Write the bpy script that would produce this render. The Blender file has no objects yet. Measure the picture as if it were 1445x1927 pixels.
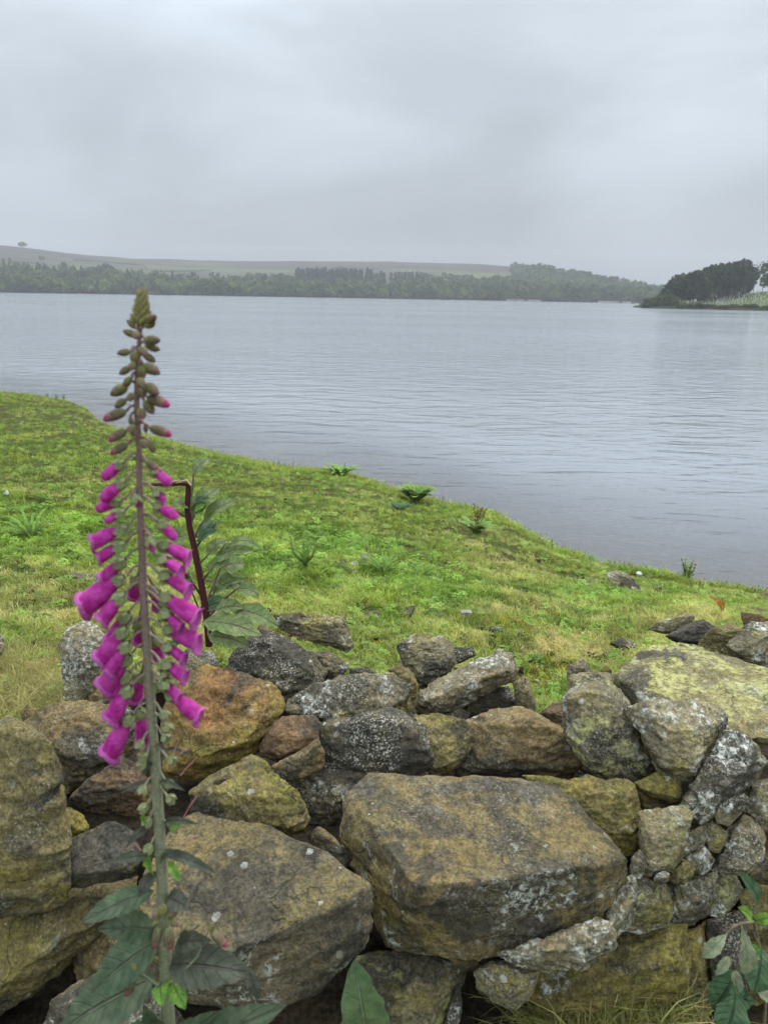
import bpy, bmesh, math, random
import numpy as np
from mathutils import Vector, Matrix

random.seed(7); np.random.seed(7)
scene = bpy.context.scene
COL = scene.collection
R = math.radians

# ------------------------------------------------------------------ camera
CAM_H = 1.62          # eye above the turf the photographer stands on
WATER_Z = -1.38       # reservoir level
FPX = 1927 * 24.0 / 34.6
PITCH, ROLL = R(16.95), R(1.0)
_f = Vector((0, math.cos(PITCH), -math.sin(PITCH)))
_r0 = Vector((1, 0, 0)); _u0 = Vector((0, math.sin(PITCH), math.cos(PITCH)))
_r = _r0 * math.cos(ROLL) + _u0 * math.sin(ROLL)
_u = -_r0 * math.sin(ROLL) + _u0 * math.cos(ROLL)
CAM = Vector((0, 0, CAM_H))
cam_d = bpy.data.cameras.new('camera')
cam_d.sensor_fit = 'VERTICAL'; cam_d.sensor_height = 34.6; cam_d.lens = 24.0
cam_d.clip_start = 0.05; cam_d.clip_end = 20000
cam_d.dof.use_dof = True; cam_d.dof.focus_distance = 3.2; cam_d.dof.aperture_fstop = 6.5
cam = bpy.data.objects.new('camera', cam_d); COL.objects.link(cam)
cam.matrix_world = Matrix(((_r.x, _u.x, -_f.x, 0), (_r.y, _u.y, -_f.y, 0), (_r.z, _u.z, -_f.z, CAM_H), (0, 0, 0, 1)))
scene.camera = cam

# ------------------------------------------------------------------ sky, sun, exposure
SUN_EL, SUN_AZ = R(58), R(38)      # azimuth measured from +Y (view direction) towards +X
world = bpy.data.worlds.new('World'); scene.world = world; world.use_nodes = True
wt = world.node_tree; wt.nodes.clear()
def wn(t, **k):
    n = wt.nodes.new(t)
    for a, b in k.items(): setattr(n, a, b)
    return n
w_out = wn('ShaderNodeOutputWorld'); w_bg = wn('ShaderNodeBackground'); w_bg.inputs['Strength'].default_value = 0.1
w_sky = wn('ShaderNodeTexSky', sky_type='NISHITA'); w_sky.sun_disc = False
w_sky.sun_elevation = SUN_EL; w_sky.sun_rotation = SUN_AZ; w_sky.air_density = 1.5; w_sky.dust_density = 4
w_tc = wn('ShaderNodeTexCoord'); w_sep = wn('ShaderNodeSeparateXYZ')
wt.links.new(w_tc.outputs['Generated'], w_sep.inputs[0])
# standard overcast sky: luminance rises with the sine of the elevation, broken by soft cloud
w_up = wn('ShaderNodeMath', operation='MAXIMUM'); w_up.inputs[1].default_value = 0.0; wt.links.new(w_sep.outputs['Z'], w_up.inputs[0])
w_pw = wn('ShaderNodeMath', operation='POWER'); w_pw.inputs[1].default_value = 1.2; wt.links.new(w_up.outputs[0], w_pw.inputs[0])
w_el = wn('ShaderNodeMath', operation='MULTIPLY_ADD'); w_el.inputs[1].default_value = 12.2; w_el.inputs[2].default_value = 3.15
wt.links.new(w_pw.outputs[0], w_el.inputs[0])
w_map = wn('ShaderNodeMapping'); w_map.inputs['Scale'].default_value = (1.0, 1.0, 2.6); w_map.inputs['Location'].default_value = (3.1, 0.4, 1.7)
wt.links.new(w_tc.outputs['Generated'], w_map.inputs['Vector'])
w_no = wn('ShaderNodeTexNoise'); w_no.inputs['Scale'].default_value = 2.1; w_no.inputs['Detail'].default_value = 5; w_no.inputs['Roughness'].default_value = 0.5
w_no.inputs['Distortion'].default_value = 0.3
wt.links.new(w_map.outputs[0], w_no.inputs['Vector'])
w_cl = wn('ShaderNodeMapRange', interpolation_type='SMOOTHSTEP'); w_cl.inputs['From Min'].default_value = 0.32; w_cl.inputs['From Max'].default_value = 0.68
w_cl.inputs['To Min'].default_value = 0.80; w_cl.inputs['To Max'].default_value = 1.20
wt.links.new(w_no.outputs[0], w_cl.inputs['Value'])
w_mul = wn('ShaderNodeMath', operation='MULTIPLY')
wt.links.new(w_el.outputs[0], w_mul.inputs[0]); wt.links.new(w_cl.outputs[0], w_mul.inputs[1])
w_colr = wn('ShaderNodeVectorMath', operation='SCALE'); w_colr.inputs[0].default_value = (0.885, 0.99, 1.10)
wt.links.new(w_mul.outputs[0], w_colr.inputs['Scale'])
w_mix = wn('ShaderNodeMix', data_type='RGBA'); w_mix.inputs['Factor'].default_value = 0.95
wt.links.new(w_sky.outputs[0], w_mix.inputs['A']); wt.links.new(w_colr.outputs[0], w_mix.inputs['B'])
wt.links.new(w_mix.outputs['Result'], w_bg.inputs['Color']); wt.links.new(w_bg.outputs[0], w_out.inputs['Surface'])

sun_d = bpy.data.lights.new('sun', 'SUN'); sun_d.energy = 1.5; sun_d.angle = R(22); sun_d.color = (1.0, 0.95, 0.87)
sun = bpy.data.objects.new('sun', sun_d); COL.objects.link(sun)
_sd = Vector((math.sin(SUN_AZ) * math.cos(SUN_EL), math.cos(SUN_AZ) * math.cos(SUN_EL), math.sin(SUN_EL)))
sun.rotation_euler = _sd.to_track_quat('Z', 'Y').to_euler(); sun.location = _sd * 50

vs = scene.view_settings
vs.view_transform = 'Standard'; vs.look = 'None'; vs.exposure = 0.5; vs.gamma = 1.0; vs.use_curve_mapping = False
scene.render.engine = 'CYCLES'
cy = scene.cycles
cy.max_bounces = 5; cy.diffuse_bounces = 2; cy.glossy_bounces = 2; cy.transmission_bounces = 4
cy.volume_bounces = 0; cy.transparent_max_bounces = 12; cy.caustics_reflective = False; cy.caustics_refractive = False
cy.use_denoising = True; cy.use_adaptive_sampling = True; cy.adaptive_threshold = 0.025

# ------------------------------------------------------------------ helpers
def ray(px, py):
    return _r * ((px - 722.5) / FPX) + _u * ((963.5 - py) / FPX) + _f
def at_y(px, py, Y):
    d = ray(px, py); return CAM + d * (Y / d.y)
def at_z(px, py, z):
    d = ray(px, py); return CAM + d * ((z - CAM_H) / d.z)
def at_d(px, py, t):
    return CAM + ray(px, py) * t
def horizon(px):
    return 556.0 + (px - 722.5) * math.tan(ROLL)
def lerp_tab(tab, x):
    return float(np.interp(x, [a for a, b in tab], [b for a, b in tab]))

def link(o, parent=None):
    COL.objects.link(o)
    if parent is not None: o.parent = parent
    return o
def tag(o, label=None, cat=None, group=None, kind=None):
    if label: o['label'] = label
    if cat: o['category'] = cat
    if group: o['group'] = group
    if kind: o['kind'] = kind
    return o
def empty(name, loc):
    o = bpy.data.objects.new(name, None); o.location = loc; o.empty_display_size = 0.1
    return link(o)
def mesh_np(name, V, F, mat=None, smooth=False):
    """V (n,3) array, F list of equal-length faces (m,k) array"""
    V = np.asarray(V, np.float32); F = np.asarray(F, np.int32)
    me = bpy.data.meshes.new(name)
    m, k = F.shape
    me.vertices.add(len(V)); me.vertices.foreach_set('co', V.ravel())
    me.loops.add(m * k); me.loops.foreach_set('vertex_index', F.ravel())
    me.polygons.add(m); me.polygons.foreach_set('loop_start', np.arange(0, m * k, k, dtype=np.int32))
    me.update(calc_edges=True); me.validate()
    if smooth: me.polygons.foreach_set('use_smooth', np.ones(m, bool))
    if mat: me.materials.append(mat)
    return me
def obj(name, me, parent=None, loc=None):
    o = bpy.data.objects.new(name, me)
    if loc is not None: o.location = loc
    return link(o, parent)
def fattr(me, name, vals):
    a = me.attributes.new(name, 'FLOAT', 'POINT'); a.data.foreach_set('value', np.asarray(vals, np.float32))

def _hash(ix, iy, iz, seed):
    n = (ix * 374761393 + iy * 668265263 + iz * 1274126177 + seed * 974711) & 0xffffffff
    n = ((n ^ (n >> 13)) * 1103515245) & 0xffffffff
    n = ((n ^ (n >> 16)) * 2654435761) & 0xffffffff
    return ((n ^ (n >> 15)) & 0xffffff) / float(0xffffff) * 2 - 1
def vnoise(P, seed=0):
    i = np.floor(P).astype(np.int64); f = P - i; f = f * f * f * (f * (f * 6 - 15) + 10)
    r = 0
    for dx in (0, 1):
        for dy in (0, 1):
            for dz in (0, 1):
                w = (f[:, 0] if dx else 1 - f[:, 0]) * (f[:, 1] if dy else 1 - f[:, 1]) * (f[:, 2] if dz else 1 - f[:, 2])
                r = r + w * _hash(i[:, 0] + dx, i[:, 1] + dy, i[:, 2] + dz, seed)
    return r
def fbm(P, oct=4, seed=0, gain=0.5):
    a = 1.0; s = 0; q = np.array(P, float)
    for k in range(oct):
        s = s + a * vnoise(q, seed + k * 17); q = q * 2.03 + 5.3; a *= gain
    return s

# ------------------------------------------------------------------ material helpers
class MT:
    def __init__(self, name):
        self.m = bpy.data.materials.new(name); self.m.use_nodes = True
        self.t = self.m.node_tree; self.t.nodes.clear()
        self.out = self.n('ShaderNodeOutputMaterial')
    def n(self, t, **k):
        x = self.t.nodes.new(t)
        for a, b in k.items(): setattr(x, a, b)
        return x
    def l(self, a, b): self.t.links.new(a, b)
    def set(self, sock, v):
        if hasattr(v, 'is_output'): self.l(v, sock)
        elif isinstance(v, (tuple, list)) and len(v) == 3 and sock.type == 'RGBA': sock.default_value = (*v, 1)
        else: sock.default_value = v
    def noise(self, vec, scale, detail=4, rough=0.55, dist=0.0):
        x = self.n('ShaderNodeTexNoise'); x.inputs['Scale'].default_value = scale; x.inputs['Detail'].default_value = detail
        x.inputs['Roughness'].default_value = rough; x.inputs['Distortion'].default_value = dist
        if vec is not None: self.l(vec, x.inputs['Vector'])
        return x.outputs[0]
    def voro(self, vec, scale, out='Distance', rnd=1.0):
        x = self.n('ShaderNodeTexVoronoi'); x.inputs['Scale'].default_value = scale; x.inputs['Randomness'].default_value = rnd
        self.l(vec, x.inputs['Vector']); return x.outputs[out]
    def voro2(self, vec, scale):
        x = self.n('ShaderNodeTexVoronoi'); x.feature = 'DISTANCE_TO_EDGE'; x.inputs['Scale'].default_value = scale
        w = self.n('ShaderNodeTexNoise'); w.inputs['Scale'].default_value = 9; w.inputs['Detail'].default_value = 3; self.l(vec, w.inputs['Vector'])
        s = self.vmath('SCALE', w.outputs['Color'], 0.22); self.l(self.vmath('ADD', vec, s), x.inputs['Vector']); return x.outputs['Distance']
    def rng(self, v, a, b, c=0.0, d=1.0, smooth=True):
        x = self.n('ShaderNodeMapRange'); x.interpolation_type = 'SMOOTHSTEP' if smooth else 'LINEAR'
        self.set(x.inputs['Value'], v)
        for s, q in zip(('From Min', 'From Max', 'To Min', 'To Max'), (a, b, c, d)): self.set(x.inputs[s], q)
        return x.outputs[0]
    def mix(self, fac, a, b, mode='MIX'):
        x = self.n('ShaderNodeMix', data_type='RGBA', blend_type=mode)
        self.set(x.inputs['Factor'], fac); self.set(x.inputs['A'], a); self.set(x.inputs['B'], b)
        return x.outputs['Result']
    def math(self, op, a, b=0.0, c=0.0):
        x = self.n('ShaderNodeMath', operation=op)
        self.set(x.inputs[0], a); self.set(x.inputs[1], b); self.set(x.inputs[2], c)
        return x.outputs[0]
    def vmath(self, op, a, b):
        x = self.n('ShaderNodeVectorMath', operation=op); self.set(x.inputs[0], a)
        if op == 'SCALE': self.set(x.inputs['Scale'], b)
        else: self.set(x.inputs[1], b)
        return x.outputs[0]
    def coord(self, kind='Object'):
        return self.n('ShaderNodeTexCoord').outputs[kind]
    def attr(self, name, typ='GEOMETRY', out='Fac'):
        x = self.n('ShaderNodeAttribute'); x.attribute_name = name; x.attribute_type = typ; return x.outputs[out]
    def rnd(self):
        return self.n('ShaderNodeObjectInfo').outputs['Random']
    def bump(self, h, dist=0.01, strength=1.0, nrm=None):
        x = self.n('ShaderNodeBump'); x.inputs['Strength'].default_value = strength; x.inputs['Distance'].default_value = dist
        self.l(h, x.inputs['Height'])
        if nrm is not None: self.l(nrm, x.inputs['Normal'])
        return x.outputs[0]
    def pbr(self, col, rough=0.8, nrm=None, spec=0.3, trans=None):
        p = self.n('ShaderNodeBsdfPrincipled')
        self.set(p.inputs['Base Color'], col); self.set(p.inputs['Roughness'], rough); self.set(p.inputs['Specular IOR Level'], spec)
        if nrm is not None: self.l(nrm, p.inputs['Normal'])
        sh = p.outputs[0]
        if trans is not None:
            tr = self.n('ShaderNodeBsdfTranslucent'); self.set(tr.inputs['Color'], trans[0])
            mx = self.n('ShaderNodeMixShader'); mx.inputs[0].default_value = trans[1]
            self.l(sh, mx.inputs[1]); self.l(tr.outputs[0], mx.inputs[2]); sh = mx.outputs[0]
        self.l(sh, self.out.inputs['Surface'])
        return self.m

def rock_mat(name, b1, b2, dark=0.4, moss=0.4, lich=0.3, yel=0.0, mosscol=(0.17, 0.155, 0.022), speck=0.5, top=0.0):
    m = MT(name)
    base = m.coord('Object')
    off = m.vmath('SCALE', (37.0, 91.0, 53.0), m.rnd())
    v = m.vmath('ADD', base, off)
    n1 = m.noise(v, 5, 5, 0.6, 0.4); n2 = m.noise(v, 13, 6, 0.68, 0.3); n3 = m.noise(v, 48, 4, 0.75); n4 = m.noise(v, 150, 2, 0.7)
    c = m.mix(m.rng(n1, 0.35, 0.65), b1, b2)
    c = m.mix(m.rng(n2, 0.35, 0.7), c, m.mix(1.0, c, (1.55, 1.42, 1.18), 'MULTIPLY'))
    # upper faces carry a thicker ochre film than the bare sides
    if top > 0:
        sz = m.n('ShaderNodeSeparateXYZ'); gg = m.n('ShaderNodeNewGeometry'); m.l(gg.outputs['True Normal'], sz.inputs[0])
        upf = m.rng(m.math('ADD', sz.outputs['Z'], m.math('MULTIPLY', m.math('SUBTRACT', n2, 0.5), 0.5)), 0.45, 0.75)
        c = m.mix(m.math('MULTIPLY', m.math('MULTIPLY', upf, m.rng(n3, 0.3, 0.55)), top), c, m.mix(m.rng(n1, .4, .6), (0.20, 0.152, 0.064), (0.15, 0.125, 0.064)))
    # sooty weathering crust
    dk = m.math('MULTIPLY', m.rng(m.noise(v, 4.6, 6, 0.68, 0.7), 0.62 - 0.3 * dark, 0.70 - 0.3 * dark), 0.80 if dark > 0.01 else 0.0)
    c = m.mix(dk, c, m.mix(n2, (0.035, 0.033, 0.032), (0.085, 0.080, 0.072)))
    # ochre green algae and moss film, thin and granular
    mk = m.math('MULTIPLY', m.rng(m.noise(v, 5.0, 6, 0.68, 0.6), 0.68 - 0.34 * moss, 0.84 - 0.34 * moss), m.rng(n3, 0.38, 0.58, 0.15, 1.0))
    c = m.mix(m.math('MULTIPLY', mk, 0.80 if moss > 0.01 else 0.0), c, m.mix(m.rng(n2, .3, .7), mosscol, (mosscol[0] * 1.6, mosscol[1] * 1.5, mosscol[2] * 2.4)))
    c = m.mix(1.0, c, (0.86, 0.84, 0.74), 'MULTIPLY')
    # grain
    c = m.mix(1.0, c, m.n_gray(m.rng(n4, 0.28, 0.72, 0.62, 1.40)), 'MULTIPLY')
    c = m.mix(1.0, c, m.n_gray(m.rng(n3, 0.30, 0.70, 0.66, 1.36)), 'MULTIPLY')
    # fine pale specks in drifts
    drift = m.rng(m.noise(v, 7, 4, 0.65, 0.8), 0.42, 0.62)
    sp = m.math('MULTIPLY', m.rng(m.noise(v, 170, 2, 0.75), 0.575 - 0.05 * speck, 0.64 - 0.05 * speck), drift)
    c = m.mix(m.math('MULTIPLY', sp, min(0.9, 1.2 * speck)), c, (0.50, 0.48, 0.38))
    # pale grey crust lichen in ragged patches
    lk = m.math('MULTIPLY', m.rng(m.noise(v, 8.0, 5, 0.66, 0.4), 0.70 - 0.3 * lich, 0.80 - 0.3 * lich), m.rng(m.noise(v, 62, 4, 0.78, 0.6), 0.46, 0.58))
    if top > 0: lk = m.math('MULTIPLY', lk, m.rng(upf, 0.0, 1.0, 1.0, 0.12))
    c = m.mix(m.math('MULTIPLY', lk, 0.95 if lich > 0.01 else 0.0), c, m.mix(m.rng(n3, .35, .65), (0.42, 0.43, 0.36), (0.76, 0.76, 0.68)))
    # small lichen rosettes, ragged and uneven in size
    vd = m.voro(v, 30); vc = m.voro(v, 30, 'Color')
    sepc = m.n('ShaderNodeSeparateColor'); m.l(vc, sepc.inputs[0])
    rad = m.rng(sepc.outputs[0], 0.80 - 0.15 * lich, 1.0, 0.0, 0.30, False)
    vdw = m.math('ADD', vd, m.math('MULTIPLY', m.math('SUBTRACT', n3, 0.5), 0.9))
    disc = m.math('MULTIPLY', m.math('LESS_THAN', vdw, rad), m.rng(n1, 0.42, 0.6))
    c = m.mix(m.math('MULTIPLY', disc, 0.7 if lich > 0.01 else 0.0), c, (0.55, 0.56, 0.49))
    if yel > 0:
        yk = m.math('MULTIPLY', m.rng(m.noise(v, 9, 6, 0.72, 0.5), 0.64 - 0.3 * yel, 0.74 - 0.3 * yel), m.rng(m.noise(v, 50, 4, 0.78), 0.40, 0.56))
        c = m.mix(m.math('MULTIPLY', yk, 0.85), c, m.mix(m.rng(n3, .35, .65), (0.33, 0.33, 0.10), (0.54, 0.53, 0.22)))
    h = m.math('ADD', m.math('MULTIPLY', n2, 0.75), m.math('ADD', m.math('MULTIPLY', n3, 0.30), m.math('MULTIPLY', n4, 0.12)))
    crack = m.rng(m.voro2(v, 5.0), 0.0, 0.018, -0.35, 0.0); h = m.math('ADD', h, m.math('MULTIPLY', crack, m.rng(n1, 0.5, 0.6)))
    h = m.math('ADD', h, m.math('MULTIPLY', lk, 0.10))
    return m.pbr(c, 0.88, m.bump(h, 0.020, 0.85), 0.25)
def _ngray(self, v):
    x = self.n('ShaderNodeCombineColor')
    for i in range(3): self.l(v, x.inputs[i])
    return x.outputs[0]
MT.n_gray = _ngray

ROCK = {
 'brown':  rock_mat('rock_brown', (0.140, 0.108, 0.060), (0.205, 0.160, 0.090), dark=0.42, moss=0.42, lich=0.20, speck=0.30),
 'block':  rock_mat('rock_block', (0.140, 0.112, 0.066), (0.19, 0.155, 0.090), dark=0.52, moss=0.52, lich=0.66, mosscol=(0.17, 0.145, 0.030), speck=0.25, top=0.6),
 'ochre':  rock_mat('rock_ochre', (0.105, 0.092, 0.074), (0.15, 0.13, 0.10), dark=0.44, moss=0.36, lich=0.45, mosscol=(0.20, 0.16, 0.045), speck=0.12, top=0.95),
 'rust':   rock_mat('rock_rust', (0.23, 0.130, 0.062), (0.205, 0.155, 0.066), dark=0.25, moss=0.58, lich=0.05, speck=0.12),
 'dark':   rock_mat('rock_dark', (0.070, 0.062, 0.050), (0.11, 0.097, 0.074), dark=0.58, moss=0.38, lich=0.36, speck=0.75),
 'slate':  rock_mat('rock_slate', (0.075, 0.069, 0.062), (0.10, 0.092, 0.082), dark=0.5, moss=0.45, lich=0.05, speck=0.05),
 'red':    rock_mat('rock_red', (0.125, 0.085, 0.056), (0.18, 0.130, 0.082), dark=0.48, moss=0.22, lich=0.10, speck=0.1),
 'olive':  rock_mat('rock_olive', (0.130, 0.112, 0.058), (0.185, 0.157, 0.084), dark=0.38, moss=0.66, lich=0.26, speck=0.3),
 'moss':   rock_mat('rock_moss', (0.125, 0.108, 0.048), (0.18, 0.155, 0.068), dark=0.28, moss=0.84, lich=0.34, speck=0.2),
 'lichen': rock_mat('rock_lichen', (0.135, 0.120, 0.086), (0.195, 0.175, 0.122), dark=0.46, moss=0.46, lich=0.68, speck=0.55),
 'pale':   rock_mat('rock_pale', (0.155, 0.137, 0.094), (0.225, 0.20, 0.14), dark=0.34, moss=0.50, lich=0.84, speck=0.6),
 'yellow': rock_mat('rock_yellow', (0.150, 0.135, 0.080), (0.21, 0.19, 0.11), dark=0.42, moss=0.50, lich=0.45, yel=0.68, speck=0.4),
 'yelgrey': rock_mat('rock_yelgrey', (0.130, 0.117, 0.082), (0.195, 0.175, 0.118), dark=0.42, moss=0.52, lich=0.58, yel=0.42, speck=0.4),
}
# ------------------------------------------------------------------ ground, bank, water
def soil_mat(name, a, b, g=None, scale=8):
    m = MT(name); v = m.coord('Object')
    n1 = m.noise(v, scale, 6, 0.6); n2 = m.noise(v, scale * 9, 5, 0.65)
    c = m.mix(m.rng(n1, 0.35, 0.65), a, b)
    if g: c = m.mix(m.rng(m.noise(v, 2.3, 5, 0.6), 0.35, 0.55), c, g)
    c = m.mix(0.8, c, m.mix(1.0, c, m.n_gray(m.rng(n2, 0.3, 0.7, 0.4, 1.7)), 'MULTIPLY'))
    return m.pbr(c, 0.95, m.bump(m.math('ADD', n1, n2), 0.03, 0.8), 0.1)
M_turfsoil = soil_mat('turf_soil', (0.050, 0.046, 0.020), (0.10, 0.080, 0.038), (0.075, 0.095, 0.024))
M_earth_shade = soil_mat('earth_and_gap_shade', (0.030, 0.024, 0.016), (0.055, 0.042, 0.026))  # colour of soil crumbs, also stands in for shade between the wall stones
M_redearth = soil_mat('red_earth', (0.12, 0.068, 0.042), (0.17, 0.105, 0.068))
M_sand = soil_mat('lake_bed', (0.16, 0.11, 0.075), (0.24, 0.17, 0.12))

W_PX = [(-500, 1390), (-200, 1372), (0, 1360), (200, 1350), (350, 1300), (450, 1290), (650, 1300), (750, 1330), (1000, 1360), (1100, 1330), (1200, 1290), (1300, 1250), (1445, 1230), (1700, 1200), (2000, 1185)]
E_PX = [(-500, 700), (-300, 706), (-100, 722), (0, 737), (60, 743), (120, 752), (160, 767), (190, 795), (215, 806), (300, 824), (360, 842), (420, 858), (500, 873), (560, 883), (640, 888), (700, 906), (760, 931), (820, 946), (880, 958), (930, 966), (1000, 1006), (1050, 1036), (1100, 1053), (1150, 1066), (1250, 1086), (1330, 1104), (1380, 1112), (1445, 1126), (1600, 1160), (2000, 1240)]
W_Z, E_Z = 0.22, WATER_Z + 0.36
def bank_noise(P2):
    P = np.column_stack([P2[:, 0], P2[:, 1], np.zeros(len(P2))])
    return 0.030 * fbm(P * 1.6, 3, 3) + 0.012 * fbm(P * 7, 2, 9)
def bank_pts(pxs, v):
    """points of the bank surface: pxs image column, v 0 at the wall .. 1 at the lip"""
    wy = np.interp(pxs, [a for a, b in W_PX], [b for a, b in W_PX]); ey = np.interp(pxs, [a for a, b in E_PX], [b for a, b in E_PX])
    out = np.zeros((len(pxs), 3))
    rr = np.array(_r); uu = np.array(_u); ff = np.array(_f)
    def onz(px, py, z):
        d = np.outer((px - 722.5) / FPX, rr) + np.outer((963.5 - py) / FPX, uu) + ff
        return np.array(CAM) + d * ((z - CAM_H) / d[:, 2])[:, None]
    Wp = onz(pxs, wy, W_Z); Ep = onz(pxs, ey, E_Z)
    out = Wp + (Ep - Wp) * v[:, None]
    dist = np.linalg.norm((Ep - Wp)[:, :2], axis=1)
    out[:, 2] += 0.05 * np.sin(np.clip(v, 0, 1) * math.pi) + bank_noise(out) * np.clip((1.03 - v) * 6, 0.25, 1)
    # turned-down lip
    lip = np.clip((v - 1.0) * dist, 0, None)
    out[:, 2] -= np.minimum(lip * 2.2, 0.9)
    return out, Wp, Ep
def build_bank():
    xs = np.concatenate([np.linspace(-500, -60, 30), np.linspace(-50, 1500, 240), np.linspace(1520, 2000, 30)])
    vv = np.concatenate([np.linspace(0, 1, 170) ** 1.7, [1.004, 1.01, 1.02, 1.05]])
    X, V = np.meshgrid(xs, vv)
    P, _, _ = bank_pts(X.ravel(), V.ravel())
    nx, nv = len(xs), len(vv)
    i = np.arange(nx - 1)[None, :] + np.arange(nv - 1)[:, None] * nx; i = i.ravel()
    F = np.column_stack([i, i + 1, i + 1 + nx, i + nx])
    me = mesh_np('bank', P, F, M_turfsoil, True)
    return tag(obj('grass_bank', me), kind='structure')
build_bank()

def heightgrid(name, xs, ys, zf, mat, kind='structure', parent=None):
    X, Y = np.meshgrid(xs, ys); P = np.column_stack([X.ravel(), Y.ravel(), np.zeros(X.size)])
    P[:, 2] = zf(P[:, 0], P[:, 1]); nx = len(xs)
    i = (np.arange(nx - 1)[None, :] + np.arange(len(ys) - 1)[:, None] * nx).ravel()
    me = mesh_np(name, P, np.column_stack([i, i + 1, i + 1 + nx, i + nx]), mat, True)
    return tag(obj(name, me, parent), kind=kind)
heightgrid('ground', np.linspace(-14, 14, 90), np.linspace(-12, 0.9, 60),
           lambda x, y: 0.03 * fbm(np.column_stack([x, y, x * 0]) * 1.3, 3, 5) - 0.05, M_turfsoil)
# bed of the reservoir, rising to the foot of the bank
def bed_z(x, y):
    ex = np.array([at_z(px, py, E_Z)[:] for px, py in E_PX]); o = np.argsort(ex[:, 0])
    ey = np.interp(x, ex[o, 0], ex[o, 1])
    d = y - ey
    return WATER_Z + 0.02 - np.clip(d, -2, 60) * 0.075 + 0.02 * fbm(np.column_stack([x, y, x * 0]), 2, 8)
heightgrid('lake_bed', np.linspace(-45, 45, 120), np.linspace(3, 60, 120), bed_z, M_sand)

def water_mat():
    m = MT('water'); g = m.n('ShaderNodeNewGeometry'); pos = g.outputs['Position']
    cd = m.n('ShaderNodeVectorMath', operation='DISTANCE'); m.l(pos, cd.inputs[0]); cd.inputs[1].default_value = (0, 0, WATER_Z)
    mp = m.n('ShaderNodeMapping'); m.l(pos, mp.inputs[0]); mp.inputs['Rotation'].default_value = (0, 0, R(-14)); mp.inputs['Scale'].default_value = (0.42, 1.0, 1)
    mp2 = m.n('ShaderNodeMapping'); m.l(pos, mp2.inputs[0]); mp2.inputs['Rotation'].default_value = (0, 0, R(10)); mp2.inputs['Scale'].default_value = (0.30, 1.0, 1)
    w1 = m.noise(mp.outputs[0], 1.5, 3, 0.5, 0.6)
    w2 = m.noise(mp2.outputs[0], 4.2, 3, 0.55, 0.4)
    w3 = m.noise(mp.outputs[0], 0.10, 2, 0.5)
    gust = m.rng(m.noise(mp2.outputs[0], 0.028, 3, 0.5), 0.36, 0.62, 0.5, 1.15)
    near = m.rng(cd.outputs['Value'], 6, 60, 0.7, 1.0)
    h = m.math('ADD', m.math('MULTIPLY', w1, 1.0), m.math('MULTIPLY', w2, 0.35))
    h = m.math('ADD', m.math('MULTIPLY', m.math('MULTIPLY', h, gust), near), m.math('MULTIPLY', w3, 0.6))
    nrm = m.bump(h, 0.20, 1.0)
    depth = m.attr('depth')
    fres = m.n('ShaderNodeFresnel'); fres.inputs['IOR'].default_value = 1.333; m.l(nrm, fres.inputs['Normal'])
    fr = m.math('MAXIMUM', fres.outputs[0], 0.02)
    gl = m.n('ShaderNodeBsdfGlossy'); gl.inputs['Roughness'].default_value = 0.10; gl.inputs['Color'].default_value = (1, 1, 1, 1); m.l(nrm, gl.inputs['Normal'])
    df = m.n('ShaderNodeBsdfDiffuse'); df.inputs['Color'].default_value = (0.25, 0.272, 0.298, 1)
    tr = m.n('ShaderNodeBsdfTransparent'); tr.inputs['Color'].default_value = (0.80, 0.74, 0.68, 1)
    body = m.n('ShaderNodeMixShader'); m.l(m.rng(depth, 0.0, 0.6, 0.35, 1.0), body.inputs[0]); m.l(tr.outputs[0], body.inputs[1]); m.l(df.outputs[0], body.inputs[2])
    mx = m.n('ShaderNodeMixShader'); m.l(fr, mx.inputs[0]); m.l(body.outputs[0], mx.inputs[1]); m.l(gl.outputs[0], mx.inputs[2])
    m.l(mx.outputs[0], m.out.inputs['Surface'])
    return m.m
M_water = water_mat()
def build_water():
    xs = np.concatenate([[-4000, -1500, -500, -150], np.linspace(-45, 45, 120), [150, 500, 1500, 4000]])
    ys = np.concatenate([np.linspace(3, 60, 120), [100, 250, 600, 1200, 2500]])
    X, Y = np.meshgrid(xs, ys); P = np.column_stack([X.ravel(), Y.ravel(), np.full(X.size, WATER_Z)])
    nx = len(xs); i = (np.arange(nx - 1)[None, :] + np.arange(len(ys) - 1)[:, None] * nx).ravel()
    me = mesh_np('water', P, np.column_stack([i, i + 1, i + 1 + nx, i + nx]), M_water, True)
    d = WATER_Z - bed_z(np.clip(P[:, 0], -45, 45), P[:, 1]); fattr(me, 'depth', np.clip(d, 0, 5))
    tag(obj('water', me), kind='structure')
build_water()

# ------------------------------------------------------------------ far shore hills
SHORE_R = [(-700, 640), (0, 720), (300, 735), (700, 745), (1000, 760), (1240, 780), (1600, 800)]
RIDGE = [(-700, 440), (-200, 450), (0, 459), (50, 464), (130, 475), (250, 486), (430, 490), (720, 493), (900, 497), (960, 500), (1000, 509), (1050, 519), (1100, 528), (1170, 540), (1230, 554), (1300, 561), (1700, 570)]
RIDGE_R = [(-700, 1500), (930, 1500), (1010, 1120), (1240, 1050), (1700, 1050)]
WOODTOP = [(-700, 506), (0, 511), (190, 520), (300, 530), (430, 538), (550, 534), (720, 534), (900, 536), (960, 536), (1000, 542), (1240, 566), (1700, 572)]
def px_h(px, py, r):      # height of image row py at distance r
    d = ray(px, py); return CAM_H + d.z / math.hypot(d.x, d.y) * r
def px_dir(px):
    d = ray(px, horizon(px)); h = math.hypot(d.x, d.y); return d.x / h, d.y / h
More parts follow.
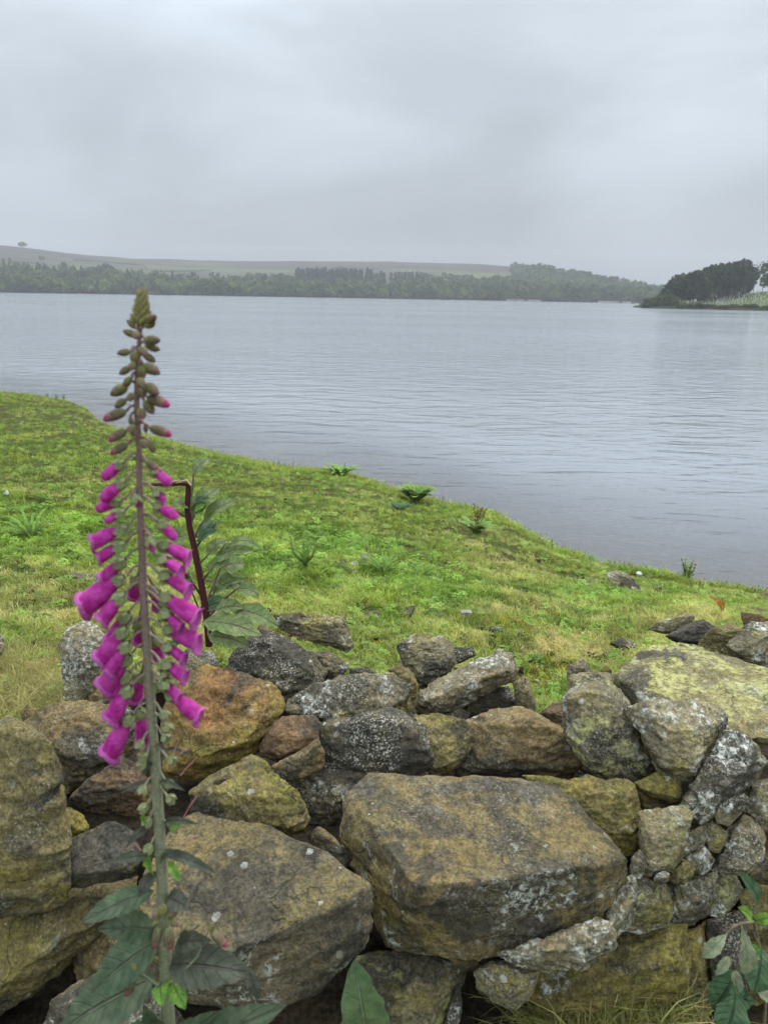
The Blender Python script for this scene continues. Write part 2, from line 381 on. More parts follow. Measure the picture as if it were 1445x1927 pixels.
def hill_z(px, r):
    r0 = lerp_tab(SHORE_R, px); rr = lerp_tab(RIDGE_R, px); rw = r0 + 220
    zw = px_h(px, lerp_tab(WOODTOP, px), rw); zr = px_h(px, lerp_tab(RIDGE, px), rr)
    if rw > rr - 60: rw = rr - 60
    return float(np.interp(r, [r0 - 15, r0, r0 + 12, rw, rr, rr + 600], [WATER_Z - 2, WATER_Z, WATER_Z + 1.2, zw, zr, zr - 25]))
def moor_mat():
    m = MT('moorland'); v = m.n('ShaderNodeNewGeometry').outputs['Position']
    mp = m.n('ShaderNodeMapping'); m.l(v, mp.inputs[0]); mp.inputs['Scale'].default_value = (0.5, 1.6, 5.0)
    n1 = m.noise(mp.outputs[0], 0.006, 5, 0.55, 0.8); n2 = m.noise(mp.outputs[0], 0.02, 6, 0.6); n3 = m.noise(v, 0.25, 5, 0.6)
    c = m.mix(m.rng(n1, 0.44, 0.53), (0.105, 0.125, 0.048), (0.062, 0.048, 0.045))
    c = m.mix(m.rng(n2, 0.5, 0.66), c, (0.125, 0.135, 0.060))
    sz = m.n('ShaderNodeSeparateXYZ'); m.l(v, sz.inputs[0])
    hz = m.math('ADD', sz.outputs['Z'], m.math('MULTIPLY', m.math('SUBTRACT', n2, 0.5), 90.0))
    c = m.mix(m.math('MULTIPLY', m.rng(hz, 44, 60), 0.85), c, (0.060, 0.046, 0.046))
    c = m.mix(m.rng(sz.outputs['Z'], 3.0, -0.5), c, (0.030, 0.032, 0.018))
    c = m.mix(0.6, c, m.mix(1.0, c, m.n_gray(m.rng(n3, 0.3, 0.7, 0.55, 1.45)), 'MULTIPLY'))
    return m.pbr(c, 0.95, None, 0.05)
def build_hills():
    xs = np.linspace(-700, 1700, 200); rs = [0] + list(np.linspace(0, 1, 40))
    V = []
    for k in range(46):
        for px in xs:
            r0 = lerp_tab(SHORE_R, px) - 15; rr = lerp_tab(RIDGE_R, px) + 500
            r = r0 + (rr - r0) * k / 45.0; dx, dy = px_dir(px)
            V.append((dx * r, dy * r, hill_z(px, r)))
    V = np.array(V); V[:, 2] += 1.3 * fbm(V * np.array([0.012, 0.012, 0]), 3, 4) * np.clip(np.repeat(np.arange(46), 200) / 8.0 - 1, 0, 1)
    nx = 200; i = (np.arange(nx - 1)[None, :] + np.arange(45)[:, None] * nx).ravel()
    me = mesh_np('hills', V, np.column_stack([i, i + 1, i + 1 + nx, i + nx]), moor_mat(), True)
    tag(obj('hills', me), kind='structure')
build_hills()

def hill_hit(px, py):
    r0 = lerp_tab(SHORE_R, px) + 20
    for k in range(400):
        r = r0 + k * 3.0
        if hill_z(px, r) > px_h(px, py, r): break
    dx, dy = px_dir(px); return Vector((dx * r, dy * r, hill_z(px, r)))
def field_wall(pl, label):
    P = [hill_hit(a, b) for a, b in pl]; V = []; F = []; Q = []
    for a, b in zip(P[:-1], P[1:]):
        for t in np.linspace(0, 1, 6)[:-1]: Q.append(a.lerp(b, t))
    Q.append(P[-1])
    for q in Q:
        for dy, z in ((-.5, -2), (.5, -2), (.35, 1.7), (-.35, 1.7)): V.append((q.x, q.y + dy, q.z + z + (0.15 * math.sin(q.x * 3) if z > 0 else 0)))
    for i in range(len(Q) - 1):
        for j in range(4): F.append((i * 4 + j, i * 4 + (j + 1) % 4, i * 4 + 4 + (j + 1) % 4, i * 4 + 4 + j))
    m = MT('field_wall_stone'); c = m.mix(m.noise(m.coord('Object'), 0.8, 4), (0.035, 0.033, 0.030), (0.08, 0.075, 0.065))
    tag(obj('field_wall', mesh_np('field_wall', np.array(V), np.array(F), m.pbr(c, .9))), label, 'wall')
field_wall([(0, 487), (40, 493), (85, 499)], 'dark field wall low on the moor at the picture edge')
field_wall([(145, 489), (205, 494), (275, 500), (282, 509)], 'dark field wall with a crook halfway up the moor')
field_wall([(288, 511), (340, 511), (400, 509)], 'short dark field wall just above the wood on the moor')
# ------------------------------------------------------------------ trees
def leaf_mat(name, a, b, scale=0.2, tr=0.25, objrand=0.25):
    m = MT(name); v = m.n('ShaderNodeNewGeometry').outputs['Position']
    n = m.noise(v, scale, 4, 0.6)
    c = m.mix(m.rng(n, 0.35, 0.65), a, b)
    c = m.mix(1.0, c, m.n_gray(m.rng(m.rnd(), 0, 1, 1 - objrand, 1 + objrand, False)), 'MULTIPLY')
    return m.pbr(c, 0.75, None, 0.15, (c, tr))
M_broad = leaf_mat('far_foliage', (0.030, 0.058, 0.018), (0.12, 0.155, 0.040), 0.055, 0.2, 0)
M_shoreb = leaf_mat('shore_foliage', (0.10, 0.155, 0.040), (0.17, 0.21, 0.058), 0.05, 0.2, 0.35)
M_conif = leaf_mat('conifer_foliage', (0.018, 0.032, 0.018), (0.035, 0.055, 0.026), 0.06, 0.1, 0.2)
M_pine = leaf_mat('pine_foliage', (0.030, 0.048, 0.022), (0.070, 0.095, 0.038), 0.25, 0.15, 0.2)
M_bush = leaf_mat('willow_foliage', (0.075, 0.10, 0.035), (0.12, 0.14, 0.05), 0.4, 0.25, 0.2)
def bark(name, a, b):
    m = MT(name); v = m.coord('Object'); n = m.noise(v, 3, 6, 0.65)
    return m.pbr(m.mix(n, a, b), 0.9, m.bump(n, 0.05, 0.6), 0.1)
M_bark = bark('pine_bark', (0.11, 0.095, 0.082), (0.21, 0.185, 0.165))
def quads(C, size, rng, squash=1.0):
    """random leaf-clump quads at centres C"""
    n = len(C); a = rng.normal(size=(n, 3)); a /= np.linalg.norm(a, axis=1)[:, None]
    b = np.cross(a, rng.normal(size=(n, 3))); b /= np.linalg.norm(b, axis=1)[:, None]
    s = (size * (0.6 + 0.8 * rng.random(n)))[:, None] if np.isscalar(size) else (size * (0.6 + 0.8 * rng.random(n)))[:, None]
    a = a * s; b = b * s * 0.8; a[:, 2] *= squash; b[:, 2] *= squash
    V = np.stack([C - a - b, C + a - b * 0.6, C + a * 0.7 + b, C - a * 0.8 + b], 1).reshape(-1, 3)
    F = np.arange(4 * n).reshape(n, 4)
    return V, F
def crown_pts(n, rx, rz, cz, rng, clumps=7, spread=0.62):
    cc = rng.normal(size=(clumps, 3)); cc /= np.linalg.norm(cc, axis=1)[:, None]
    cc *= (rng.random(clumps) ** 0.5 * spread)[:, None]
    k = rng.integers(0, clumps, n); d = rng.normal(size=(n, 3)); d /= np.linalg.norm(d, axis=1)[:, None]
    P = cc[k] + d * (0.34 + 0.14 * rng.random((n, 1)))
    return P * np.array([rx, rx, rz]) + np.array([0, 0, cz])
def tube(path, radii, seg=6):
    path = [Vector(p) for p in path]; V = []; F = []
    for i, p in enumerate(path):
        d = (path[min(i + 1, len(path) - 1)] - path[max(i - 1, 0)]).normalized()
        a = d.orthogonal().normalized() if i == 0 else (a0 - d * a0.dot(d)).normalized()
        a0 = a; b = d.cross(a)
        for k in range(seg):
            t = 2 * math.pi * k / seg; V.append(p + (a * math.cos(t) + b * math.sin(t)) * radii[i])
    for i in range(len(path) - 1):
        for k in range(seg):
            F.append((i * seg + k, i * seg + (k + 1) % seg, (i + 1) * seg + (k + 1) % seg, (i + 1) * seg + k))
    return V, F
def join(parts):
    V = []; F = []; o = 0
    for v, f in parts:
        V += [tuple(p) for p in v]; F += [tuple(i + o for i in q) for q in f]; o += len(v)
    return np.array(V), np.array(F)

def build_woods():
    rng = np.random.default_rng(3)
    def wood(name, label, mat, spots, kind, nq):
        Vs = []; Fs = []; o = 0
        for (x, y, z, h, w) in spots:
            if kind == 'broad':
                P = crown_pts(nq, w * 0.62, h * 0.52, h * 0.55, rng, 6); s = w * 0.16
            else:
                t = rng.random(nq) ** 0.8; ang = rng.random(nq) * 6.283; rad = (1 - t) * w * 0.42 * (0.5 + 0.5 * rng.random(nq))
                P = np.column_stack([rad * np.cos(ang), rad * np.sin(ang), h * (0.12 + 0.88 * t)]); s = w * 0.13
            V, F = quads(P + np.array([x, y, z]), s, rng, 1.0); Vs.append(V); Fs.append(F + o); o += len(V)
        me = mesh_np(name, np.concatenate(Vs), np.concatenate(Fs), mat)
        tag(obj(name, me), label, 'woodland', kind='stuff')
    def spot(px, r, h, w):
        dx, dy = px_dir(px); return (dx * r, dy * r, hill_z(px, r) - 0.3, h, w)
    A = []; B = []; Cc = []; D = []
    for k in range(1150):
        px = rng.uniform(-350, 985); r0 = lerp_tab(SHORE_R, px); t = rng.random() ** 1.15
        r = r0 + 3 + t * 210
        if 545 < px < 790 and t > 0.5: continue
        if px < 520 and t > 0.55 and rng.random() < 0.55: Cc.append(spot(px, r, rng.uniform(10, 17), rng.uniform(6, 8)))
        else: A.append(spot(px, r, rng.uniform(9, 15), rng.uniform(11, 17)))
    for k in range(240):
        px = rng.uniform(556, 700) if rng.random() < 0.8 else rng.uniform(690, 790)
        r = lerp_tab(SHORE_R, px) + rng.uniform(150, 225); B.append(spot(px, r, rng.uniform(17, 21) * (1.0 if px < 700 else 0.8), rng.uniform(6, 8)))
    for k in range(900):
        px = rng.uniform(955, 1238); r0 = lerp_tab(SHORE_R, px); rr = lerp_tab(RIDGE_R, px)
        r = r0 + 3 + rng.random() ** 0.8 * (rr - r0 - 5)
        if px < 962 and r > r0 + 230: continue
        hs = min(1.0, 0.45 + max(0.0, px - 955) / 110.0); D.append(spot(px, r, rng.uniform(9, 15) * hs, rng.uniform(11, 18) * (0.5 + 0.5 * hs)))
    wood('broadleaf_wood', 'hazy green broadleaf wood along the foot of the moor', M_broad, A, 'broad', 46)
    wood('conifer_plantation', 'dark blue-green conifer plantation block below the moor', M_conif, B, 'con', 46)
    wood('scattered_conifers', 'pointed conifers along the upper edge of the lakeside wood', M_conif, Cc, 'con', 40)
    wood('hanging_wood', 'hazy wood covering the sloping hill behind the viaduct', M_broad, D, 'broad', 46)
build_woods()

def make_tree(name, h, w, mat, rng, nq=220, trunk_h=0.5, r=0.2, qs=0.1, zc=0.58, rz=0.5, clumps=9, bare=False):
    root = bpy.data.objects.new(name, None); root.empty_display_size = 0.5
    parts = [tube([(0, 0, -0.3), (0.1, 0, h * 0.3), (0, 0.1, h * trunk_h), (0.05, 0, h * 0.92)], [r * 1.2, r, r * 0.75, r * 0.2], 6)]
    for k in range(7):
        z = h * rng.uniform(trunk_h * 0.8, 0.85); a = rng.random() * 6.28; L = w * rng.uniform(0.25, 0.45)
        parts.append(tube([(0, 0, z), (math.cos(a) * L * .5, math.sin(a) * L * .5, z + L * .35), (math.cos(a) * L, math.sin(a) * L, z + L * .55)], [r * .35, r * .22, r * .08], 4))
    V, F = join(parts); tm = mesh_np('trunk', V, F, M_bark, True)
    P = crown_pts(nq, w * 0.62, h * rz, h * zc, rng, clumps); V, F = quads(P, w * qs, rng); cm = mesh_np('crown', V, F, mat)
    return root, tm, cm
def place_tree(spec, loc, label, group, cat='tree', scale=1.0, rot=0.0, name='tree'):
    o = bpy.data.objects.new(name, None); o.location = loc; o.rotation_euler = (0, 0, rot); o.scale = (scale,) * 3 if np.isscalar(scale) else scale
    link(o); tag(o, label, cat, group)
    obj('trunk', spec[1], o); obj('crown', spec[2], o)
    return o

def build_shore_trees():
    rng = np.random.default_rng(11)
    specs = [make_tree('t', 9, 10, M_shoreb, rng, 260, 0.35, 0.2, 0.10, 0.5, 0.52, 9) for k in range(3)]
    xs = list(np.linspace(-10, 930, 34))
    for k, px in enumerate(xs):
        px += rng.uniform(-10, 10); r = lerp_tab(SHORE_R, px) + rng.uniform(4, 14); dx, dy = px_dir(px)
        s = rng.uniform(1.0, 1.9) if px < 520 else rng.uniform(0.9, 1.5)
        place_tree(specs[k % 3], (dx * r, dy * r, hill_z(px, r) - 0.5), 'rounded pale green tree at the far waterline below the moor', 'rounded trees along the far shore', scale=s, rot=rng.random() * 6, name='shore_tree')
    def lone(px, r, h, w, mat, label, name, nq=240):
        sp = make_tree('t', h, w, mat, rng, nq, 0.3, 0.18, 0.11, 0.55, 0.5, 7); dx, dy = px_dir(px)
        place_tree(sp, (dx * r, dy * r, hill_z(px, r) - 0.4), label, None, name=name, cat='tree')
    lone(52, 1490, 8, 16, M_broad, 'lone bushy tree on the skyline of the moor', 'hilltop_tree')
    lone(85, 1180, 6, 9, M_broad, 'small lone shrub halfway up the grassy moor', 'moor_shrub')
    lone(203, 930, 17, 14, M_conif, 'single dark round-topped tree rising above the lakeside wood', 'dark_tree')
    lone(485, 960, 16, 7, M_conif, 'single slim dark conifer standing above the wood edge', 'slim_conifer')
build_shore_trees()

# ------------------------------------------------------------------ promontory
PROM_R = [(1190, 318), (1225, 305), (1300, 300), (1450, 296), (1700, 270), (2300, 240)]
PROM_TOP = [(1190, 573), (1240, 571), (1300, 569), (1330, 562), (1400, 553), (1445, 547), (1600, 532), (2300, 500)]
def prom_z(px, r):
    r0 = lerp_tab(PROM_R, px); w = min(1.0, max(0.0, (px - 1190) / 60.0)) * 0.8 + 0.2
    zt = px_h(px, lerp_tab(PROM_TOP, px), r0 + 75)
    return float(np.interp(r, [r0 - 6, r0, r0 + 3, r0 + 14, r0 + 75, r0 + 200], [WATER_Z - 1.5, WATER_Z - 0.05, WATER_Z + 0.7 * w, WATER_Z + 1.3 * w, max(zt, WATER_Z + 0.8 * w), max(zt, WATER_Z + .3)]))
ORD = ['first', 'second', 'third', 'fourth', 'fifth', 'sixth', 'seventh']
def build_promontory():
    xs = np.linspace(1180, 2300, 160); V = []
    ks = [-6, -2, 0, 1, 2, 3, 5, 8, 11, 14, 20, 28, 36, 45, 55, 65, 75, 90, 120, 200]
    for k in ks:
        for px in xs:
            r = lerp_tab(PROM_R, px) + k * (1.0 if px > 1260 else max(0.15, (px - 1185) / 75.0)); dx, dy = px_dir(px)
            z = prom_z(px, r) if px > 1192 else WATER_Z - 1.0
            V.append((dx * r, dy * r, z))
    V = np.array(V); V[:, 2] += 0.12 * fbm(V * np.array([.2, .2, 0]), 3, 6)
    nx = len(xs); i = (np.arange(nx - 1)[None, :] + np.arange(len(ks) - 1)[:, None] * nx).ravel()
    m = MT('rough_pasture'); p = m.n('ShaderNodeNewGeometry').outputs['Position']
    n1 = m.noise(p, 0.12, 6, 0.65); n2 = m.noise(p, 1.5, 4, 0.6)
    c = m.mix(m.rng(n1, 0.35, 0.65), (0.070, 0.10, 0.030), (0.12, 0.135, 0.050)); c = m.mix(0.6, c, m.mix(1.0, c, m.n_gray(m.rng(n2, 0.3, 0.7, 0.5, 1.5)), 'MULTIPLY'))
    sz = m.n('ShaderNodeSeparateXYZ'); m.l(p, sz.inputs[0]); c = m.mix(m.rng(sz.outputs['Z'], WATER_Z + 1.0, WATER_Z + 0.4), c, (0.035, 0.036, 0.020))
    me = mesh_np('promontory', V, np.column_stack([i, i + 1, i + 1 + nx, i + nx]), m.pbr(c, 0.95, None, 0.05), True)
    tag(obj('promontory', me), kind='structure')
    rng = np.random.default_rng(21)
    def on(px, back):
        r = lerp_tab(PROM_R, px) + back; dx, dy = px_dir(px); return (dx * r, dy * r, prom_z(px, r) - 0.2)
    # tall pines, one by one
    tall = [make_tree('p', 16, 5.4, M_pine, rng, 560, 0.6, 0.17, 0.085, 0.62, 0.42, 16) for k in range(4)]
    dense = [make_tree('p', 13, 6.0, M_conif, rng, 700, 0.4, 0.2, 0.085, 0.50, 0.54, 13) for k in range(2)]
    full = [make_tree('p', 13, 8.5, M_pine, rng, 700, 0.4, 0.22, 0.065, 0.52, 0.50, 11) for k in range(2)]
    top = [(1255, 520), (1265, 512), (1280, 505), (1300, 504), (1320, 497), (1340, 492), (1360, 491), (1385, 485), (1402, 488)]
    nt = 32
    for k in range(nt):
        px = 1322 + (k / (nt - 1.0)) * 78 + rng.uniform(-2, 2); back = 34 + rng.uniform(0, 22) + (px - 1322) * 0.35
        L = on(px, back); r = math.hypot(L[0], L[1]); H = px_h(px, lerp_tab(top, px) + rng.uniform(0, 7), r) - L[2]
        s = H / 16.0
        place_tree(tall[k % 4], L, 'tall bare-trunked pine packed in the stand on the promontory', 'pines in the promontory stand', scale=(min(s, 1.0), min(s, 1.0), s), rot=rng.random() * 6, name='pine_tree')
    for k in range(18):
        px = 1316 + k * 5.0 + rng.uniform(-1.5, 1.5); L = on(px, 66 + rng.uniform(0, 14) + (px - 1322) * 0.3); r = math.hypot(L[0], L[1]); H = px_h(px, lerp_tab(top, px) + rng.uniform(7, 16), r) - L[2]
        place_tree(dense[k % 2], L, 'dark densely leaved tree closing the back of the pine stand', 'dense trees at the back of the pine stand', scale=(0.95, 0.95, H / 13.0), rot=rng.random() * 6, name='dense_tree')
    for k, (px, tp, sc) in enumerate([(1262, 521, 1.0), (1275, 508, 1.1), (1282, 512, 1.1), (1289, 506, 1.1), (1298, 508, 1.1), (1303, 504, 1.1), (1315, 503, 1.0)]):
        L = on(px, 26 + (k % 3) * 6); r = math.hypot(L[0], L[1]); H = px_h(px, tp, r) - L[2]
        place_tree(full[k % 2], L, ORD[k] + ' leafy dark tree, counting from the lakeward tip of the pine stand', 'leafy trees at the end of the pine stand', scale=(sc, sc, H / 13.0), rot=k * 1.3, name='leafy_tree')
    for k, (px, tp, lab) in enumerate([(1413, 489, 'spindly sparse tree next to the pine stand with sky showing through'), (1430, 487, 'outermost spindly see-through tree beyond the pine stand')]):
        L = on(px, 62); r = math.hypot(L[0], L[1]); H = px_h(px, tp, r) - L[2]
        sp = make_tree('s', H, H * 0.30, M_pine, rng, 170, 0.45, 0.13, 0.085, 0.66, 0.36, 14)
        place_tree(sp, L, lab, None, rot=k, name='spindly_tree')
    sp = make_tree('s', 9, 9, M_broad, rng, 500, 0.3, 0.2, 0.075, 0.52, 0.5, 9)
    for k, px in enumerate((1447,)):
        place_tree(sp, on(px, 95), 'dark rounded tree on the pasture brow at the picture edge', None, scale=(1.1, 1.1, 1.25), rot=k, name='brow_tree')
    # willow scrub at the water
    bs = [make_tree('b', 4.2, 6.0, M_bush, rng, 520, 0.25, 0.08, 0.06, 0.45, 0.52, 9) for k in range(2)]
    for k, (px, back, s) in enumerate([(1213, 3, 0.5), (1222, 6, 0.85), (1233, 7, 1.0), (1244, 8, 1.2), (1256, 9, 1.15), (1267, 8, 0.9)]):
        place_tree(bs[k % 2], on(px, back), ORD[k] + ' grey-green willow bush, counting from the tip of the promontory', 'willow bushes at the promontory tip', cat='bush', scale=s, rot=k * 2.1, name='willow_bush')
    low = make_tree('b', 1.6, 3.2, M_broad, rng, 160, 0.2, 0.05, 0.09, 0.45, 0.5, 6)
    for k in range(26):
        px = 1278 + k * 7 + rng.uniform(-3, 3)
        place_tree(low, on(px, rng.uniform(1.5, 6)), 'low dark scrub bush along the promontory waterline', 'low scrub along the promontory shore', cat='bush', scale=rng.uniform(0.7, 1.3), rot=rng.random() * 6, name='scrub_bush')
    # sapling guards planted on the slope
    Vs = []
    bm = bmesh.new()
    for k in range(420):
        px = rng.uniform(1312, 1500); back = rng.uniform(14, 74)
        if back > 20 + (px - 1312) * 0.9: continue
        x, y, z = on(px, back)
        bmesh.ops.create_cone(bm, cap_ends=True, segments=5, radius1=0.11, radius2=0.10, depth=0.95, matrix=Matrix.Translation((x, y, z + 0.6)))
    me = bpy.data.meshes.new('guards'); bm.to_mesh(me); bm.free()
    m = MT('guard_plastic'); me.materials.append(m.pbr((0.50, 0.55, 0.46), 0.5))
    tag(obj('sapling_guards', me), 'pale sapling guard tubes dotted over the promontory pasture', 'tree guards', kind='stuff')
build_promontory()

# ------------------------------------------------------------------ viaduct
def box(bm, x0, x1, y0, y1, z0, z1):
    bmesh.ops.create_cube(bm, size=1, matrix=Matrix.Translation(((x0 + x1) / 2, (y0 + y1) / 2, (z0 + z1) / 2)) @ Matrix.Diagonal((x1 - x0, y1 - y0, z1 - z0, 1)))
def plain(name, col, rough=0.85, scale=3.0, var=0.35):
    m = MT(name); n = m.noise(m.coord('Object'), scale, 5, 0.6)
    return m.pbr(m.mix(1.0, col, m.n_gray(m.rng(n, 0.3, 0.7, 1 - var, 1 + var)), 'MULTIPLY'), rough, m.bump(n, 0.02, 0.4), 0.2)
def build_viaduct():
    A = at_z(948, horizon(948) + 5.6, WATER_Z); rA = 690.0
    def P(px): dx, dy = px_dir(px); return Vector((dx * 680, dy * 680, WATER_Z))
    a, b = P(945), P(1222); L = (b - a).length; ang = math.atan2(b.y - a.y, b.x - a.x)
    root = empty('viaduct', a); root.rotation_euler = (0, 0, ang)
    tag(root, 'long low road viaduct on piers crossing the far arm of the lake', 'bridge')
    Mc = plain('bridge_concrete', (0.085, 0.078, 0.075)); Mw = plain('bridge_brick', (0.52, 0.43, 0.40))
    def part(name, f, mat):
        bm = bmesh.new(); f(bm); me = bpy.data.meshes.new(name); bm.to_mesh(me); bm.free(); me.materials.append(mat); return obj(name, me, root)
    part('deck', lambda bm: box(bm, 0, L, -2.5, 2.5, 1.9, 2.7), Mc)
    part('parapet', lambda bm: box(bm, 0, L, -2.7, -2.45, 2.703, 3.6), Mc)
    part('parapet', lambda bm: box(bm, 0, L, 2.45, 2.7, 2.703, 3.6), Mc)
    n = 22
    for k in range(n):
        x = L * (k + 0.5) / n
        part('pier', lambda bm: box(bm, x - 0.7, x + 0.7, -2.3, 2.3, -1.5, 1.897), Mc)
    for (s, e) in ((0.03, 0.09), (0.10, 0.16), (0.18, 0.27), (0.66, 0.80), (0.82, 0.88)):
        part('lower_wall', lambda bm: box(bm, L * s, L * e, -2.9, -2.55, 0.3, 1.6), Mw)
build_viaduct()

# ------------------------------------------------------------------ haze
bm = bmesh.new(); box(bm, -2600, 2600, -40, 2550, -8, 150)
me = bpy.data.meshes.new('haze'); bm.to_mesh(me); bm.free()
m = MT('haze'); pv = m.n('ShaderNodeVolumePrincipled'); pv.inputs['Density'].default_value = 0.00042; pv.inputs['Color'].default_value = (0.93, 0.96, 1.0, 1)
m.l(pv.outputs[0], m.out.inputs['Volume']); me.materials.append(m.m)
tag(obj('haze', me), 'thin pale haze over the lake', 'haze', kind='stuff')
# ------------------------------------------------------------------ the tumbled dry-stone wall
YTAB = [(1150, 3.05), (1200, 2.65), (1250, 2.35), (1300, 2.08), (1350, 1.85), (1400, 1.68), (1450, 1.54), (1500, 1.44), (1550, 1.35), (1600, 1.28), (1650, 1.22), (1750, 1.19), (1850, 1.19), (1990, 1.22)]
def pile_y(px, py):
    y = lerp_tab(YTAB, py)
    if px > 1120: y = max(y, 1.22 + (px - 1150) * 0.00075)
    return y
wall = empty('dry_stone_wall', (0.0, 1.3, 0.0))
tag(wall, 'tumbled dry-stone wall of lichen-spotted sandstone between the path and the bank', 'stone wall')
DG = None
def finish_hull(name, pts, mat, seed, vox, amp=1.0, parent=None, grooves=None, smooth=2):
    bm = bmesh.new()
    for p in pts: bm.verts.new(p)
    bmesh.ops.convex_hull(bm, input=bm.verts)
    bmesh.ops.delete(bm, geom=[v for v in bm.verts if not v.link_faces], context='VERTS')
    me = bpy.data.meshes.new('h'); bm.to_mesh(me); bm.free()
    o = bpy.data.objects.new('h', me); COL.objects.link(o)
    r = o.modifiers.new('r', 'REMESH'); r.mode = 'VOXEL'; r.voxel_size = vox
    if smooth:
        s = o.modifiers.new('s', 'SMOOTH'); s.iterations = smooth; s.factor = 0.35
    dg = bpy.context.evaluated_depsgraph_get(); ev = o.evaluated_get(dg); em = ev.to_mesh()
    n = len(em.vertices); V = np.zeros(n * 3, np.float32); em.vertices.foreach_get('co', V); V = V.reshape(-1, 3).astype(float)
    N = np.zeros(n * 3, np.float32); em.vertices.foreach_get('normal', N); N = N.reshape(-1, 3)
    nf = len(em.polygons); F = np.zeros(nf * 4, np.int32); em.loops.foreach_get('vertex_index', F); F = F.reshape(-1, 4)
    ev.to_mesh_clear(); bpy.data.objects.remove(o); bpy.data.meshes.remove(me)
    ext = V.max(0) - V.min(0); S = float(np.sort(ext)[1])
    q = V / S + seed * 3.7
    st = q * np.array([1.0, 1.0, 2.2])              # bedding planes run flat through sandstone
    d = 0.020 * fbm(q * 2.2, 3, seed) + 0.018 * fbm(st * 6.5, 3, seed + 5) - 0.026 * np.abs(fbm(st * 3.6, 3, seed + 31)) + 0.007 * fbm(q * 19, 2, seed + 77)
    V = V + N * (d * S * amp)[:, None]
    if grooves:
        for line, w, dep in grooves:
            pp = [np.array(p) for p in line]; dm = np.full(len(V), 9.0)
            for a, b in zip(pp[:-1], pp[1:]):
                ab = b - a; t = np.clip(((V - a) @ ab) / (ab @ ab), 0, 1); dm = np.minimum(dm, np.linalg.norm(V - (a + t[:, None] * ab), axis=1))
            V = V - N * (dep * np.exp(-(dm / w) ** 2))[:, None]
    c = np.array([(V[:, 0].max() + V[:, 0].min()) / 2, (V[:, 1].max() + V[:, 1].min()) / 2, V[:, 2].min()])
    base = np.array(parent.location) if parent is not None else np.zeros(3)
    m2 = mesh_np(name, V - c, F, ROCK[mat] if isinstance(mat, str) else mat, True)
    ob = obj(name, m2, parent, Vector(c - base))
    return ob
_sc = [0]
def stone(outline, mat, label=None, Y=None, dY=0.0, bulge=0.55, back=0.75, inner=None, lean=0.25, amp=1.0, name=None, cat='stone', shrink=1.075, groove=None, smooth=1):
    """one stone: outline seen from the front, with its own distance, a shaped front and a rounded back"""
    _sc[0] += 1; seed = _sc[0]; rng = random.Random(seed * 13)
    P = np.array(outline, float); c = (P.max(0) + P.min(0)) / 2; P = c + (P - c) * shrink
    if Y is None: Y = pile_y(c[0], c[1])
    Y += dY
    tc = Y / ray(*c).y
    area = 0.5 * abs(np.dot(P[:, 0], np.roll(P[:, 1], 1)) - np.dot(P[:, 1], np.roll(P[:, 0], 1)))
    S = math.sqrt(area / math.pi) / FPX * tc
    pts = []
    def add(px, py, off): 
        t = tc * (1 - lean * (py - c[1]) / FPX) + off * S
        pts.append(at_d(px, py, t))
    for x, y in P: add(x, y, rng.uniform(-0.12, 0.12))
    if inner is None:
        off = np.array([rng.uniform(-.12, .12), rng.uniform(-.15, .05)]) * (P.max(0) - P.min(0))
        for x, y in P:
            if rng.random() < 0.55:
                k = rng.uniform(0.55, 0.86); add(c[0] + off[0] + (x - c[0]) * k, c[1] + off[1] + (y - c[1]) * k, -bulge * rng.uniform(0.65, 1.0))
        add(c[0] + off[0], c[1] + off[1], -bulge)
    else:
        for x, y, o in inner: add(x, y, -o)
    for x, y in P:
        add(c[0] + (x - c[0]) * 0.72, c[1] + (y - c[1]) * 0.72, back * rng.uniform(0.7, 1))
    g = None
    if groove:
        g = [([np.array(at_d(x, y, tc - S * o)) for x, y, o in ln], w * S, d * S) for ln, w, d in groove]
    top = label is not None
    o = finish_hull(name or 'stone', pts, mat, seed, max(S / 32.0, 0.0032), amp, None if top else wall, g, smooth)
    if top: tag(o, label, cat)
    return o
def block(pts, mat, label, drop, amp=0.6, name='stone', groove=None, shift=(0, 0.02), vox=0.0055, cat='stone'):
    """squared block: listed corners (px, py, 'z'|'y', value) plus the hidden underside"""
    _sc[0] += 1; W = []
    for px, py, k, v in pts: W.append(at_z(px, py, v) if k == 'z' else at_y(px, py, v))
    zt = max(p.z for p in W); ctr = sum(W, Vector()) / len(W)
    for p, q in zip(list(W), pts):
        if q[2] == 'z': W.append(Vector((ctr.x + (p.x - ctr.x) * 0.93 + shift[0], ctr.y + (p.y - ctr.y) * 0.93 + shift[1], p.z - drop)))
    g = None
    if groove: g = [([np.array(at_z(x, y, z)) for x, y, z in ln], w, d) for ln, w, d in groove]
    o = finish_hull(name, W, mat, _sc[0], vox, amp, None if label else wall, g, 0)
    if label: tag(o, label, cat)
    return o

# --- the two great slabs in front, and the yellow one
block([(650, 1492, 'z', .500), (692, 1452, 'z', .505), (760, 1455, 'z', .515), (880, 1457, 'z', .515), (1030, 1464, 'z', .51), (1085, 1508, 'z', .51), (1122, 1550, 'z', .505), (1184, 1612, 'z', .50),
       (1168, 1628, 'z', .49), (1035, 1648, 'z', .485), (880, 1660, 'z', .495), (782, 1668, 'z', .49), (735, 1605, 'z', .50), (698, 1555, 'z', .50),
       (637, 1550, 'y', 1.36), (640, 1590, 'y', 1.34), (712, 1760, 'y', 1.19), (724, 1792, 'y', 1.18), (800, 1808, 'y', 1.16), (905, 1811, 'y', 1.16), (986, 1784, 'y', 1.16), (1066, 1768, 'y', 1.18), (1120, 1740, 'y', 1.2), (1185, 1650, 'y', 1.25)],
      'block', 'biggest squared sandstone block with a flat brown top and lichen-splashed front', 0.20)
